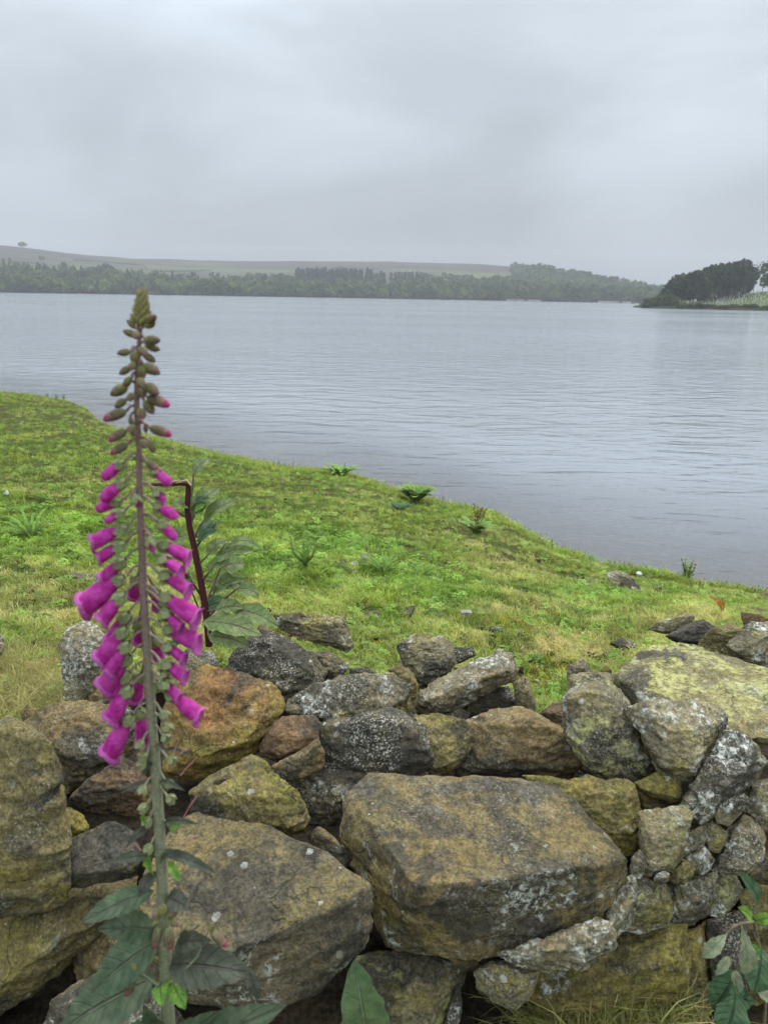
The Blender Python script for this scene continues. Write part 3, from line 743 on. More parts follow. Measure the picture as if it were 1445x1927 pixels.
block([(258, 1690, 'z', .46), (268, 1635, 'z', .475), (312, 1565, 'z', .49), (362, 1521, 'z', .50), (430, 1546, 'z', .50), (497, 1549, 'z', .51), (545, 1568, 'z', .51), (602, 1592, 'z', .51), (662, 1632, 'z', .51), (704, 1660, 'z', .505),
       (703, 1674, 'z', .495), (655, 1680, 'z', .49), (560, 1740, 'z', .475), (490, 1770, 'z', .47), (420, 1795, 'z', .465), (330, 1790, 'z', .45), (265, 1745, 'z', .45),
       (704, 1718, 'y', 1.12), (690, 1786, 'y', 1.12), (640, 1812, 'y', 1.08), (598, 1880, 'y', 1.06), (520, 1905, 'y', 1.03), (430, 1902, 'y', 1.03), (350, 1880, 'y', 1.04), (270, 1840, 'y', 1.08)],
      'ochre', 'wide ochre-topped slab beside the biggest block, behind the flowering foxglove stem', 0.17)
block([(1154, 1266, 'z', .53), (1186, 1237, 'z', .54), (1222, 1214, 'z', .55), (1273, 1205, 'z', .555), (1322, 1210, 'z', .56), (1376, 1232, 'z', .565), (1435, 1252, 'z', .57), (1500, 1275, 'z', .57), (1520, 1330, 'z', .57),
       (1445, 1346, 'z', .55), (1362, 1352, 'z', .54), (1320, 1324, 'z', .54), (1264, 1310, 'z', .53), (1208, 1294, 'z', .525),
       (1208, 1322, 'y', 1.80), (1320, 1350, 'y', 1.70), (1362, 1372, 'y', 1.62), (1416, 1390, 'y', 1.60), (1500, 1395, 'y', 1.6)],
      'yellow', 'broad slab crusted all over with yellow lichen beside the grass', 0.13)

# --- loose stones lying on the wall
stone([(-45, 1370), (30, 1360), (75, 1388), (105, 1440), (118, 1500), (125, 1560), (122, 1620), (128, 1665), (115, 1692), (60, 1712), (0, 1720), (-50, 1716)], 'olive', 'tall rounded olive boulder cut by the picture edge below the dry grass', dY=-0.10, bulge=0.5)
stone([(38, 1362), (85, 1335), (130, 1325), (165, 1321), (225, 1328), (268, 1365), (255, 1405), (229, 1427), (200, 1455), (165, 1478), (121, 1497), (112, 1450), (80, 1400)], 'brown', 'flat-topped speckled brown stone half behind the magenta bells of the foxglove', dY=0.0, inner=[(95, 1350, .25), (150, 1345, .3), (220, 1350, .3), (245, 1375, .4), (110, 1410, .5), (150, 1430, .55), (200, 1425, .5)])
stone([(170, 1312), (198, 1295), (226, 1296), (240, 1330), (190, 1334)], 'brown', dY=0.12)
stone([(132, 1505), (160, 1475), (203, 1447), (232, 1424), (265, 1447), (290, 1490), (282, 1555), (207, 1550), (166, 1532)], 'red', dY=0.10)
stone([(114, 1520), (133, 1521), (156, 1533), (168, 1553), (163, 1567), (146, 1579), (122, 1581), (110, 1550)], 'moss', dY=0.08)
stone([(117, 1590), (156, 1575), (186, 1555), (206, 1547), (232, 1555), (254, 1567), (268, 1605), (258, 1650), (212, 1657), (130, 1670), (116, 1640)], 'slate', 'dark slaty wedge lying beneath the foxglove stem beside the olive boulder', dY=-0.02, inner=[(150, 1605, .35), (205, 1590, .3), (245, 1600, .3), (240, 1635, .5), (140, 1648, .5)])
stone([(-50, 1716), (0, 1708), (126, 1680), (173, 1658), (254, 1655), (248, 1706), (186, 1740), (150, 1760), (143, 1790), (110, 1820), (66, 1866), (0, 1916), (-50, 1940)], 'olive', dY=0.02, bulge=0.4, inner=[(20, 1740, .3), (110, 1715, .35), (200, 1690, .25), (60, 1800, .5), (0, 1860, .5), (120, 1770, .5)])
stone([(150, 1760), (186, 1738), (250, 1700), (292, 1760), (272, 1862), (200, 1850), (150, 1847), (144, 1800)], 'brown', dY=0.06)
stone([(202, 1770), (222, 1758), (246, 1764), (244, 1784), (214, 1788)], 'olive', dY=-0.03)
stone([(98, 1890), (116, 1868), (150, 1848), (186, 1836), (250, 1862), (300, 1875), (345, 1930), (330, 1995), (120, 1995), (92, 1930)], 'lichen', dY=-0.12)
stone([(30, 1880), (80, 1868), (105, 1900), (100, 1980), (-20, 1985), (-20, 1925)], 'moss', dY=0.15)
stone([(675, 1802), (740, 1796), (845, 1805), (874, 1820), (868, 1850), (842, 1900), (832, 1922), (820, 1975), (680, 1975), (655, 1890), (668, 1835)], 'yelgrey', dY=0.03, bulge=0.4)
stone([(843, 1890), (864, 1848), (870, 1895), (862, 1950), (836, 1950)], 'dark', dY=0.0)
stone([(866, 1826), (900, 1840), (932, 1892), (972, 1905), (1010, 1960), (850, 1985)], 'brown', dY=0.10)
stone([(894, 1832), (926, 1806), (960, 1808), (1020, 1826), (1002, 1856), (990, 1884), (966, 1900), (936, 1890), (900, 1860)], 'lichen', dY=-0.03)
stone([(842, 1803), (900, 1806), (905, 1828), (870, 1828)], 'brown', dY=0.03)
stone([(1160, 1655), (1198, 1646), (1204, 1680), (1187, 1716), (1179, 1746), (1156, 1768), (1130, 1760), (1140, 1700)], 'pale', dY=0.02)
stone([(943, 1792), (990, 1778), (1066, 1764), (1110, 1728), (1150, 1735), (1157, 1778), (1132, 1798), (1089, 1823), (1033, 1826), (990, 1823), (946, 1804)], 'pale', dY=-0.05, amp=1.7)
stone([(1000, 1884), (990, 1858), (1020, 1832), (1085, 1818), (1160, 1780), (1180, 1750), (1255, 1741), (1281, 1743), (1293, 1782), (1295, 1815), (1283, 1864), (1250, 1892), (1130, 1915), (1040, 1915)], 'moss', dY=0.02, inner=[(1060, 1850, .35), (1180, 1800, .3), (1270, 1770, .3), (1280, 1810, .4), (1190, 1835, .5), (1060, 1875, .45)])
stone([(1195, 1657), (1250, 1662), (1261, 1690), (1262, 1710), (1256, 1740), (1207, 1757), (1178, 1752), (1177, 1716), (1186, 1690)], 'yelgrey')
stone([(1255, 1664), (1298, 1659), (1345, 1641), (1350, 1668), (1346, 1703), (1330, 1722), (1305, 1739), (1262, 1746), (1256, 1700)], 'lichen')
stone([(1231, 1646), (1248, 1639), (1259, 1645), (1257, 1658), (1243, 1667), (1229, 1658)], 'lichen', dY=-0.02)
stone([(1187, 1614), (1203, 1598), (1211, 1611), (1215, 1635), (1203, 1656), (1183, 1642)], 'lichen', dY=-0.02)
stone([(1203, 1530), (1234, 1527), (1281, 1517), (1305, 1532), (1292, 1560), (1282, 1582), (1280, 1617), (1268, 1636), (1215, 1649), (1209, 1623), (1204, 1575)], 'yelgrey', dY=0.03)
stone([(988, 1464), (1060, 1476), (1139, 1472), (1168, 1470), (1187, 1481), (1204, 1529), (1208, 1590), (1187, 1610), (1119, 1590), (1060, 1530)], 'moss', 'moss-gold stone with a pale end wedged behind the biggest block', dY=0.03, inner=[(1080, 1500, .2), (1150, 1490, .25), (1180, 1500, .3), (1190, 1570, .4), (1150, 1560, .3)])
stone([(1064, 1321), (1076, 1303), (1118, 1286), (1140, 1283), (1167, 1303), (1181, 1337), (1209, 1377), (1232, 1424), (1239, 1450), (1219, 1466), (1180, 1475), (1147, 1470), (1112, 1450), (1075, 1405), (1058, 1363)], 'yelgrey', 'grey boulder split by a deep curved crack, leaning in front of the yellow slab', dY=-0.16, bulge=0.6,
      groove=[([(1152, 1300, .5), (1135, 1325, .75), (1130, 1350, .8), (1108, 1375, .8), (1085, 1392, .6)], 0.10, 0.24)])
stone([(1070, 1272), (1116, 1263), (1152, 1271), (1204, 1280), (1210, 1307), (1206, 1328), (1175, 1338), (1120, 1322), (1069, 1306)], 'lichen', 'pale angular stone perched behind the cracked boulder', dY=-0.12)
stone([(1067, 1253), (1096, 1240), (1113, 1262), (1116, 1278), (1067, 1278)], 'lichen', dY=-0.08)
stone([(1128, 1262), (1140, 1251), (1152, 1262), (1148, 1275), (1130, 1276)], 'olive', dY=-0.05)
stone([(1185, 1332), (1225, 1325), (1259, 1322), (1292, 1324), (1349, 1334), (1364, 1349), (1361, 1377), (1349, 1410), (1310, 1471), (1278, 1468), (1242, 1452), (1225, 1402), (1196, 1368)], 'pale', 'cube-like stone with white lichen top and mustard side under the yellow slab', dY=-0.17,
      inner=[(1252, 1366, .55), (1300, 1372, .6), (1345, 1362, .45), (1245, 1440, .5), (1306, 1448, .65), (1225, 1375, .35)])
stone([(1310, 1470), (1335, 1420), (1362, 1376), (1400, 1387), (1426, 1410), (1443, 1438), (1428, 1462), (1404, 1485), (1343, 1531), (1322, 1550), (1300, 1530), (1281, 1510)], 'lichen', 'long slanting grey-white stone running under the yellow slab to the wall face', dY=-0.08, inner=[(1350, 1440, .35), (1395, 1420, .3), (1415, 1440, .4), (1320, 1515, .4), (1370, 1480, .5)])
stone([(1190, 1474), (1236, 1454), (1278, 1465), (1282, 1494), (1279, 1506), (1262, 1512), (1234, 1502), (1200, 1487)], 'moss', dY=-0.02)
stone([(1200, 1490), (1240, 1505), (1290, 1510), (1300, 1530), (1210, 1535)], 'olive', dY=0.06)
stone([(1343, 1531), (1363, 1504), (1398, 1492), (1411, 1509), (1384, 1542), (1372, 1556), (1350, 1548)], 'lichen', dY=-0.01)
stone([(1400, 1478), (1445, 1468), (1495, 1480), (1500, 1555), (1432, 1558), (1398, 1538)], 'lichen', dY=0.02)
stone([(1368, 1560), (1401, 1536), (1431, 1551), (1437, 1575), (1434, 1614), (1404, 1643), (1366, 1644), (1337, 1634), (1344, 1608), (1362, 1586)], 'pale', dY=0.0)
stone([(1430, 1560), (1500, 1545), (1505, 1605), (1440, 1605)], 'brown', dY=0.03)
stone([(1322, 1550), (1340, 1544), (1367, 1567), (1365, 1586), (1352, 1606), (1333, 1600), (1328, 1580)], 'lichen', dY=0.01)
stone([(1301, 1562), (1320, 1555), (1333, 1575), (1321, 1591), (1280, 1616), (1282, 1587)], 'yelgrey', dY=0.02)
stone([(1287, 1614), (1324, 1591), (1344, 1618), (1337, 1634), (1320, 1647), (1302, 1642)], 'lichen')
stone([(1260, 1636), (1281, 1615), (1304, 1632), (1304, 1646), (1287, 1666), (1258, 1659)], 'olive')
stone([(1346, 1648), (1382, 1645), (1398, 1678), (1380, 1708), (1353, 1730), (1334, 1720), (1344, 1695)], 'yelgrey', dY=0.01)
stone([(1405, 1650), (1440, 1600), (1500, 1595), (1500, 1672), (1430, 1664)], 'brown', dY=0.01)
stone([(1390, 1692), (1420, 1660), (1500, 1664), (1500, 1765), (1405, 1768)], 'olive', dY=0.04)
stone([(1395, 1768), (1500, 1762), (1500, 1880), (1400, 1880)], 'olive', dY=0.0)
stone([(1412, 1872), (1450, 1862), (1500, 1870), (1500, 1985), (1415, 1985)], 'moss', dY=-0.04)
stone([(1330, 1735), (1400, 1715), (1410, 1790), (1400, 1880), (1335, 1880)], 'dark', dY=0.0)  # added filler, its dark colour stands in for a shaded gap in the face
stone([(1279, 1757), (1328, 1738), (1331, 1790), (1343, 1815), (1341, 1888), (1315, 1921), (1279, 1905), (1287, 1838)], 'olive', dY=0.03)
stone([(1180, 1900), (1290, 1885), (1350, 1925), (1350, 1990), (1150, 1990)], 'dark', dY=0.08)
stone([(330, 1284), (392, 1257), (433, 1257), (460, 1283), (514, 1296), (530, 1326), (528, 1346), (505, 1378), (490, 1410), (473, 1424), (400, 1459), (349, 1474), (312, 1440), (306, 1366), (315, 1310)], 'rust', 'large rust-orange stone with yellow-green patches behind the foxglove bells', dY=-0.12, bulge=0.5, inner=[(400, 1290, .3), (450, 1310, .35), (505, 1322, .3), (350, 1330, .35), (490, 1365, .45), (400, 1420, .5), (345, 1430, .4), (460, 1395, .5)])
stone([(398, 1461), (473, 1423), (496, 1435), (533, 1472), (560, 1509), (573, 1536), (567, 1562), (540, 1572), (460, 1570), (400, 1560), (368, 1530), (362, 1490)], 'olive', 'rounded brown-green stone below the rust-orange one', dY=-0.02)
stone([(398, 1476), (408, 1465), (428, 1458), (433, 1464), (412, 1478)], 'red', dY=-0.14)
stone([(434, 1242), (470, 1199), (490, 1179), (533, 1202), (587, 1232), (611, 1260), (604, 1284), (534, 1336), (518, 1300), (460, 1282), (433, 1258)], 'dark', 'dark tilted slab with pale grit and a mossy flank under the broken foxglove leaves', dY=-0.16, inner=[(478, 1215, .35), (495, 1205, .35), (580, 1260, .35), (480, 1270, .55), (540, 1300, .5)])
stone([(542, 1336), (549, 1318), (586, 1292), (639, 1275), (682, 1269), (735, 1269), (760, 1286), (769, 1309), (760, 1327), (719, 1338), (666, 1348), (599, 1364), (577, 1351)], 'lichen', 'elongated grey stone with white lichen lying across the dark boulder', dY=-0.20)
stone([(595, 1368), (666, 1348), (732, 1334), (767, 1349), (800, 1376), (816, 1409), (829, 1442), (821, 1461), (760, 1480), (690, 1482), (625, 1468), (592, 1420)], 'dark', 'blackish boulder sprinkled with white specks behind the biggest block', dY=-0.03, bulge=0.6)
stone([(541, 1462), (613, 1441), (690, 1448), (690, 1490), (646, 1560), (613, 1575), (573, 1555), (548, 1510)], 'dark', dY=0.12)
stone([(506, 1369), (533, 1348), (586, 1348), (600, 1359), (598, 1389), (580, 1417), (543, 1434), (510, 1431), (492, 1416)], 'red', 'purplish red-brown lump propped on a tan wedge beside the rust-orange stone', dY=-0.10)
stone([(511, 1443), (546, 1436), (586, 1409), (597, 1391), (610, 1419), (607, 1443), (580, 1458), (533, 1468)], 'brown', 'tan wedge-shaped stone under the purplish red-brown lump', dY=-0.06)
stone([(604, 1398), (616, 1396), (625, 1410), (612, 1424), (604, 1430)], 'rust', dY=-0.02)
stone([(483, 1412), (492, 1392), (505, 1380), (507, 1398), (496, 1414)], 'rust', dY=-0.06)
stone([(585, 1575), (600, 1556), (625, 1578), (665, 1620), (640, 1640), (600, 1600)], 'ochre', dY=0.04)
stone([(585, 1231), (613, 1225), (634, 1233), (654, 1256), (641, 1278), (606, 1288), (590, 1260)], 'dark', 'small dark stone with a mossy foot behind the elongated lichen stone', dY=-0.08)
stone([(657, 1258), (689, 1254), (708, 1266), (702, 1280), (660, 1278)], 'dark', dY=-0.04)
stone([(730, 1263), (752, 1250), (776, 1266), (787, 1296), (787, 1328), (760, 1325), (740, 1285)], 'olive', dY=-0.02)
stone([(764, 1297), (780, 1329), (788, 1362), (765, 1370), (748, 1336)], 'moss', dY=-0.05)
stone([(748, 1218), (783, 1195), (826, 1199), (850, 1212), (856, 1250), (846, 1265), (820, 1292), (790, 1296), (774, 1273), (757, 1250)], 'lichen', 'upright mossy stone with a white lichen face set in the turf edge', dY=-0.16)
stone([(846, 1218), (889, 1219), (895, 1233), (873, 1245), (848, 1252)], 'dark', dY=-0.02)
stone([(784, 1316), (796, 1298), (873, 1255), (939, 1225), (961, 1235), (970, 1263), (964, 1282), (926, 1301), (850, 1338), (833, 1346), (800, 1345), (788, 1331)], 'pale', 'long pale slab leaning diagonally with a lichened upper end', dY=-0.22, inner=[(800, 1318, .55), (835, 1330, .6), (930, 1250, .55), (955, 1262, .6), (870, 1290, .8), (815, 1305, .4)])
stone([(871, 1331), (926, 1299), (955, 1292), (974, 1323), (970, 1338), (906, 1348), (880, 1353)], 'dark', dY=-0.02)
stone([(965, 1286), (986, 1273), (997, 1286), (1008, 1326), (1007, 1348), (986, 1346), (971, 1323)], 'lichen', 'small upright finger of grey stone beside the end of the leaning slab', dY=-0.12)
stone([(781, 1347), (823, 1342), (871, 1355), (885, 1382), (885, 1412), (867, 1440), (846, 1456), (824, 1451), (811, 1396)], 'olive', 'smooth olive-tan rounded stone between the two big dark boulders', dY=-0.05)
stone([(880, 1359), (926, 1338), (973, 1333), (1006, 1347), (1053, 1372), (1073, 1396), (1094, 1432), (1088, 1453), (1063, 1468), (979, 1475), (862, 1468), (862, 1440), (884, 1410)], 'brown', 'broad humped brown boulder between the biggest block and the cracked boulder', dY=0.0, bulge=0.55)
stone([(836, 1348), (866, 1332), (884, 1343), (877, 1357), (832, 1360)], 'dark', dY=0.0)
stone([(1012, 1345), (1039, 1325), (1071, 1314), (1066, 1363), (1062, 1385), (1020, 1362)], 'red', dY=0.03)
stone([(1070, 1474), (1105, 1456), (1148, 1476), (1120, 1490), (1080, 1485)], 'olive', dY=-0.02)
stone([(1075, 1440), (1115, 1452), (1110, 1470), (1080, 1470)], 'dark', dY=0.08)
stone([(110, 1212), (129, 1186), (145, 1175), (166, 1173), (184, 1182), (197, 1197), (195, 1249), (185, 1293), (145, 1322), (126, 1314), (131, 1270)], 'pale', 'upright whitish boulder poking out of dry grass beside the foxglove', dY=-0.12)
stone([(-40, 1198), (5, 1196), (9, 1215), (5, 1233), (-40, 1238)], 'lichen', 'grey stone just showing at the picture edge in the turf', dY=-0.1)
stone([(318, 1262), (352, 1222), (399, 1227), (410, 1246), (404, 1262), (365, 1275), (322, 1285)], 'lichen', 'dark stone with white lichen dots tucked under the broken foxglove', dY=-0.02)
stone([(519, 1158), (559, 1155), (613, 1161), (648, 1162), (655, 1186), (663, 1216), (648, 1227), (630, 1215), (580, 1205), (526, 1185)], 'yelgrey', 'flat slab set in the turf with a square pale corner', dY=-0.32, inner=[(540, 1168, .2), (640, 1175, .4), (622, 1190, .4), (645, 1215, .4)])
stone([(40, 1340), (52, 1325), (68, 1338), (70, 1360), (45, 1362)], 'brown', dY=0.02)
# --- further along the wall
stone([(1218, 1184), (1236, 1171), (1284, 1156), (1306, 1158), (1302, 1170), (1281, 1189), (1250, 1193)], 'yelgrey', 'brown leaf-shaped stone tilted up on the bank behind the yellow slab', dY=-0.25)
stone([(1253, 1196), (1303, 1170), (1320, 1165), (1346, 1180), (1337, 1200), (1320, 1214), (1281, 1214)], 'slate', 'smooth blackish stone under the tilted leaf-shaped one', dY=-0.2)
stone([(1314, 1212), (1337, 1184), (1368, 1173), (1404, 1188), (1404, 1215), (1378, 1232), (1340, 1230)], 'olive', 'olive wedge of stone beside the smooth blackish one', dY=-0.3)
stone([(1360, 1224), (1390, 1193), (1432, 1173), (1500, 1168), (1510, 1270), (1432, 1262), (1388, 1245)], 'yelgrey', 'big mossy grey boulder at the picture edge above the yellow slab', dY=-0.38)
stone([(1392, 1182), (1415, 1170), (1440, 1172), (1436, 1188), (1400, 1192)], 'pale', dY=-0.12)
stone([(1394, 1152), (1418, 1156), (1444, 1169), (1470, 1185), (1400, 1182)], 'red', 'brown stone bared in the eroded turf above the big mossy boulder', dY=-0.1)
# --- stones lying in the turf
def bank_v_at(px, py):
    wy = lerp_tab(W_PX, px); ey = lerp_tab(E_PX, px); s = (wy - py) / (wy - ey)
    W = at_z(px, wy, W_Z); E = at_z(px, ey, E_Z); dW = (W - CAM).dot(_f); dE = (E - CAM).dot(_f)
    return s * dW / ((1 - s) * dE + s * dW)
def on_bank(px, py):
    P, _, _ = bank_pts(np.array([float(px)]), np.array([bank_v_at(px, py)])); return Vector(P[0])
def turf_stone(outline, mat, label, **k):
    P = np.array(outline); b = on_bank(P[:, 0].mean(), P[:, 1].max() - 2); return stone(outline, mat, label, Y=b.y + 0.02, lean=0.5, **k)
turf_stone([(1140, 1080), (1158, 1075), (1172, 1077), (1192, 1090), (1206, 1113), (1200, 1122), (1174, 1117), (1155, 1100)], 'lichen', 'pointed grey rock standing in the turf near the water')
turf_stone([(1114, 1127), (1152, 1128), (1190, 1137), (1191, 1147), (1152, 1146), (1120, 1136)], 'lichen', 'thin flat grey stone edge in the turf below the pointed rock')
turf_stone([(1155, 1157), (1185, 1158), (1203, 1168), (1200, 1176), (1165, 1168)], 'lichen', 'short low grey stone in the turf, lower of the two flat ones')
turf_stone([(1147, 1213), (1172, 1200), (1190, 1208), (1210, 1224), (1198, 1236), (1175, 1228)], 'dark', 'knobbly brown stone sunk in yellow moss above the yellow slab')
turf_stone([(958, 1148), (975, 1142), (1008, 1152), (1005, 1162), (970, 1162)], 'dark', 'low dark stone barely showing in the yellow moss')
turf_stone([(123, 1081), (150, 1078), (190, 1082), (195, 1098), (160, 1106), (135, 1098)], 'dark', 'flat brown stone flush in the turf behind the foxglove')
turf_stone([(746, 1168), (764, 1143), (781, 1140), (776, 1158), (758, 1176)], 'slate', 'black slate shard standing on edge in the turf')
turf_stone([(670, 1152), (712, 1150), (716, 1164), (676, 1168)], 'brown', 'low squared brown stone flush with the turf')
turf_stone([(1426, 1117), (1445, 1114), (1480, 1120), (1480, 1136), (1440, 1134)], 'brown', 'tan stone at the bank lip by the water')
# added earth core, coloured dark so the gaps between stones look shaded, and the bared red soil by the slab
def core_z(x, y):
    yf = 1.30 + np.clip(x - 0.35, 0, 3) * 0.30
    rise = np.clip((y - yf) / 0.10, 0, 1)
    top = np.interp(y, [1.2, 1.6, 1.9, 2.2, 2.6], [0.34, 0.33, 0.22, 0.08, -0.2])
    base = 0.035 - 0.16 * np.clip((x - 0.25) / 0.5, 0, 1) * np.clip((y - 0.85) / 0.2, 0, 1)
    return base + rise * (top - base) + 0.02 * fbm(np.column_stack([x, y, x * 0]) * 7, 3, 2)
heightgrid('gap_shade_core', np.linspace(-2.5, 3.5, 240), np.linspace(0.80, 2.7, 120), lambda x, y: core_z(x, y), M_earth_shade, None, None)
ec = bpy.data.objects['gap_shade_core']; ec.parent = wall; ec.location = -wall.location
# ------------------------------------------------------------------ turf
def grass_mat(name, a, b, straw):
    m = MT(name); v = m.n('ShaderNodeNewGeometry').outputs['Position']
    tint = m.attr('tint', 'INSTANCER'); tone = m.attr('tone', 'INSTANCER')
    n = m.noise(v, 1.1, 4, 0.6)
    c = m.mix(m.rng(n, 0.38, 0.62), a, b)
    c = m.mix(tint, c, straw)
    c = m.mix(1.0, c, m.n_gray(m.rng(tone, 0, 1, 0.45, 1.75, False)), 'MULTIPLY')
    return m.pbr(c, 0.55, None, 0.25, (c, 0.35))
M_grass = grass_mat('grass_blades', (0.23, 0.385, 0.045), (0.34, 0.43, 0.060), (0.56, 0.47, 0.21))
M_moss = grass_mat('moss_tufts', (0.36, 0.38, 0.035), (0.50, 0.45, 0.04), (0.33, 0.21, 0.07))
M_clover = grass_mat('clover_leaves', (0.17, 0.31, 0.04), (0.24, 0.37, 0.06), (0.32, 0.33, 0.10))
def blade_tuft(name, n, h, w, mat, spread, bend, rng):
    V = []; F = []
    for k in range(n):
        a = rng.random() * 6.283; r = spread * math.sqrt(rng.random()); x, y = r * math.cos(a), r * math.sin(a)
        b = rng.random() * 6.283; L = h * rng.uniform(0.5, 1.15); bd = bend * rng.uniform(0.3, 1.2); ww = w * rng.uniform(0.7, 1.2)
        dx, dy = math.cos(b), math.sin(b); sx, sy = -dy * ww / 2, dx * ww / 2; o = len(V)
        for t, wt in ((0, 1), (0.45, 0.9), (0.8, 0.6), (1.0, 0.08)):
            q = bd * t * t * L; z = L * t * math.sqrt(max(0.05, 1 - (bd * t * 0.75) ** 2)) if bd * t * .75 < 1 else L * t * .2
            V += [(x + dx * q - sx * wt, y + dy * q - sy * wt, z - 0.003), (x + dx * q + sx * wt, y + dy * q + sy * wt, z - 0.003)]
        for j in range(3): F.append((o + 2 * j, o + 2 * j + 1, o + 2 * j + 3, o + 2 * j + 2))
    return bpy.data.objects.new(name, mesh_np(name, np.array(V), np.array(F), mat))
def clover_tuft(name, n, mat, rng, s=0.010):
    V = []; F = []
    for k in range(n):
        r = 0.028 * math.sqrt(rng.random()); a = rng.random() * 6.28; c = Vector((r * math.cos(a), r * math.sin(a), rng.uniform(0.008, 0.03)))
        for j in range(3):
            b = a + j * 2.1; d = Vector((math.cos(b), math.sin(b), rng.uniform(-0.2, 0.4))).normalized(); e = Vector((-d.y, d.x, rng.uniform(-.3, .3))).normalized(); o = len(V)
            V += [c, c + d * s * .6 + e * s * .5, c + d * s * 1.2, c + d * s * .6 - e * s * .5]; F.append((o, o + 1, o + 2, o + 3))
    return bpy.data.objects.new(name, mesh_np(name, np.array(V), np.array(F), mat))
def scatter(name, P, scale, tint, tone, tuft, label, cat, rng, tilt=0.25):
    n = len(P); me = bpy.data.meshes.new(name); me.vertices.add(n); me.vertices.foreach_set('co', np.asarray(P, np.float32).ravel())
    fattr(me, 'sc', scale); fattr(me, 'tint', tint); fattr(me, 'tone', tone)
    rot = np.column_stack([rng.normal(0, tilt, n), rng.normal(0, tilt, n), rng.random(n) * 6.283]).astype(np.float32)
    a = me.attributes.new('rot', 'FLOAT_VECTOR', 'POINT'); a.data.foreach_set('vector', rot.ravel())
    me.materials.append(tuft.data.materials[0])
    o = obj(name, me); tag(o, label, cat, kind='stuff')
    ng = bpy.data.node_groups.new(name, 'GeometryNodeTree')
    ng.interface.new_socket('Geometry', in_out='INPUT', socket_type='NodeSocketGeometry'); ng.interface.new_socket('Geometry', in_out='OUTPUT', socket_type='NodeSocketGeometry')
    gi = ng.nodes.new('NodeGroupInput'); go = ng.nodes.new('NodeGroupOutput')
    oi = ng.nodes.new('GeometryNodeObjectInfo'); oi.inputs['Object'].default_value = tuft; oi.inputs['As Instance'].default_value = True
    ip = ng.nodes.new('GeometryNodeInstanceOnPoints')
    ar = ng.nodes.new('GeometryNodeInputNamedAttribute'); ar.data_type = 'FLOAT_VECTOR'; ar.inputs['Name'].default_value = 'rot'
    asx = ng.nodes.new('GeometryNodeInputNamedAttribute'); asx.data_type = 'FLOAT'; asx.inputs['Name'].default_value = 'sc'
    er = ng.nodes.new('FunctionNodeEulerToRotation')
    ng.links.new(gi.outputs[0], ip.inputs['Points']); ng.links.new(oi.outputs['Geometry'], ip.inputs['Instance'])
    ng.links.new(ar.outputs[0], er.inputs[0]); ng.links.new(er.outputs[0], ip.inputs['Rotation']); ng.links.new(asx.outputs[0], ip.inputs['Scale'])
    ng.links.new(ip.outputs[0], go.inputs[0])
    md = o.modifiers.new('scatter', 'NODES'); md.node_group = ng
    return o
def bank_scatter(n, rng, x0=-120, x1=1560, s0=0.0, s1=1.0, power=1.0):
    px = rng.uniform(x0, x1, n); s = s0 + (s1 - s0) * rng.random(n) ** power
    wy = np.interp(px, [a for a, b in W_PX], [b for a, b in W_PX]); ey = np.interp(px, [a for a, b in E_PX], [b for a, b in E_PX])
    rr = np.array(_r); uu = np.array(_u); ff = np.array(_f)
    def depth(py, z):
        d = np.outer((px - 722.5) / FPX, rr) + np.outer((963.5 - py) / FPX, uu) + ff; return (z - CAM_H) / d[:, 2]
    dW = depth(wy, W_Z); dE = depth(ey, E_Z); v = s * dW / ((1 - s) * dE + s * dW)
    P, _, _ = bank_pts(px, v); py = wy + (ey - wy) * s
    return P, px, py, v
def patch(px, py, spots):
    """soft mask in plan of turf patches given as (x, y, rx, ry, strength) seen from the wall"""
    m = np.zeros(len(px))
    for x, y, rx, ry, k in spots: m = np.maximum(m, k * np.exp(-(((px - x) / rx) ** 2 + ((py - y) / ry) ** 2)))
    return m
DRY = [(60, 1290, 140, 70, 1.0), (80, 1130, 260, 60, 0.55), (620, 1200, 160, 35, 0.65), (850, 1190, 220, 40, 0.5), (300, 1150, 200, 40, .4), (930, 1080, 250, 25, .4), (560, 960, 160, 25, .35), (150, 930, 120, 30, .3), (1000, 1250, 80, 40, .9), (960, 1160, 90, 18, .9), (720, 1215, 60, 22, .8), (1130, 1240, 60, 25, .8), (1330, 1140, 120, 30, .45), (900, 1010, 200, 30, .25)]
YELMOSS = [(985, 1190, 110, 32, 1.0), (1090, 1215, 80, 25, .9), (880, 1235, 100, 30, .55), (1010, 1290, 60, 40, .8), (700, 1235, 60, 25, .5), (560, 1195, 50, 18, .7), (430, 925, 60, 15, .4)]
LUSH = [(560, 1050, 130, 45, 1.0), (60, 1000, 140, 60, .8), (790, 1090, 110, 40, .7), (830, 1130, 60, 25, .9), (630, 885, 110, 22, .8), (150, 870, 160, 40, .4), (900, 960, 120, 25, .5), (1100, 1130, 70, 40, .6)]
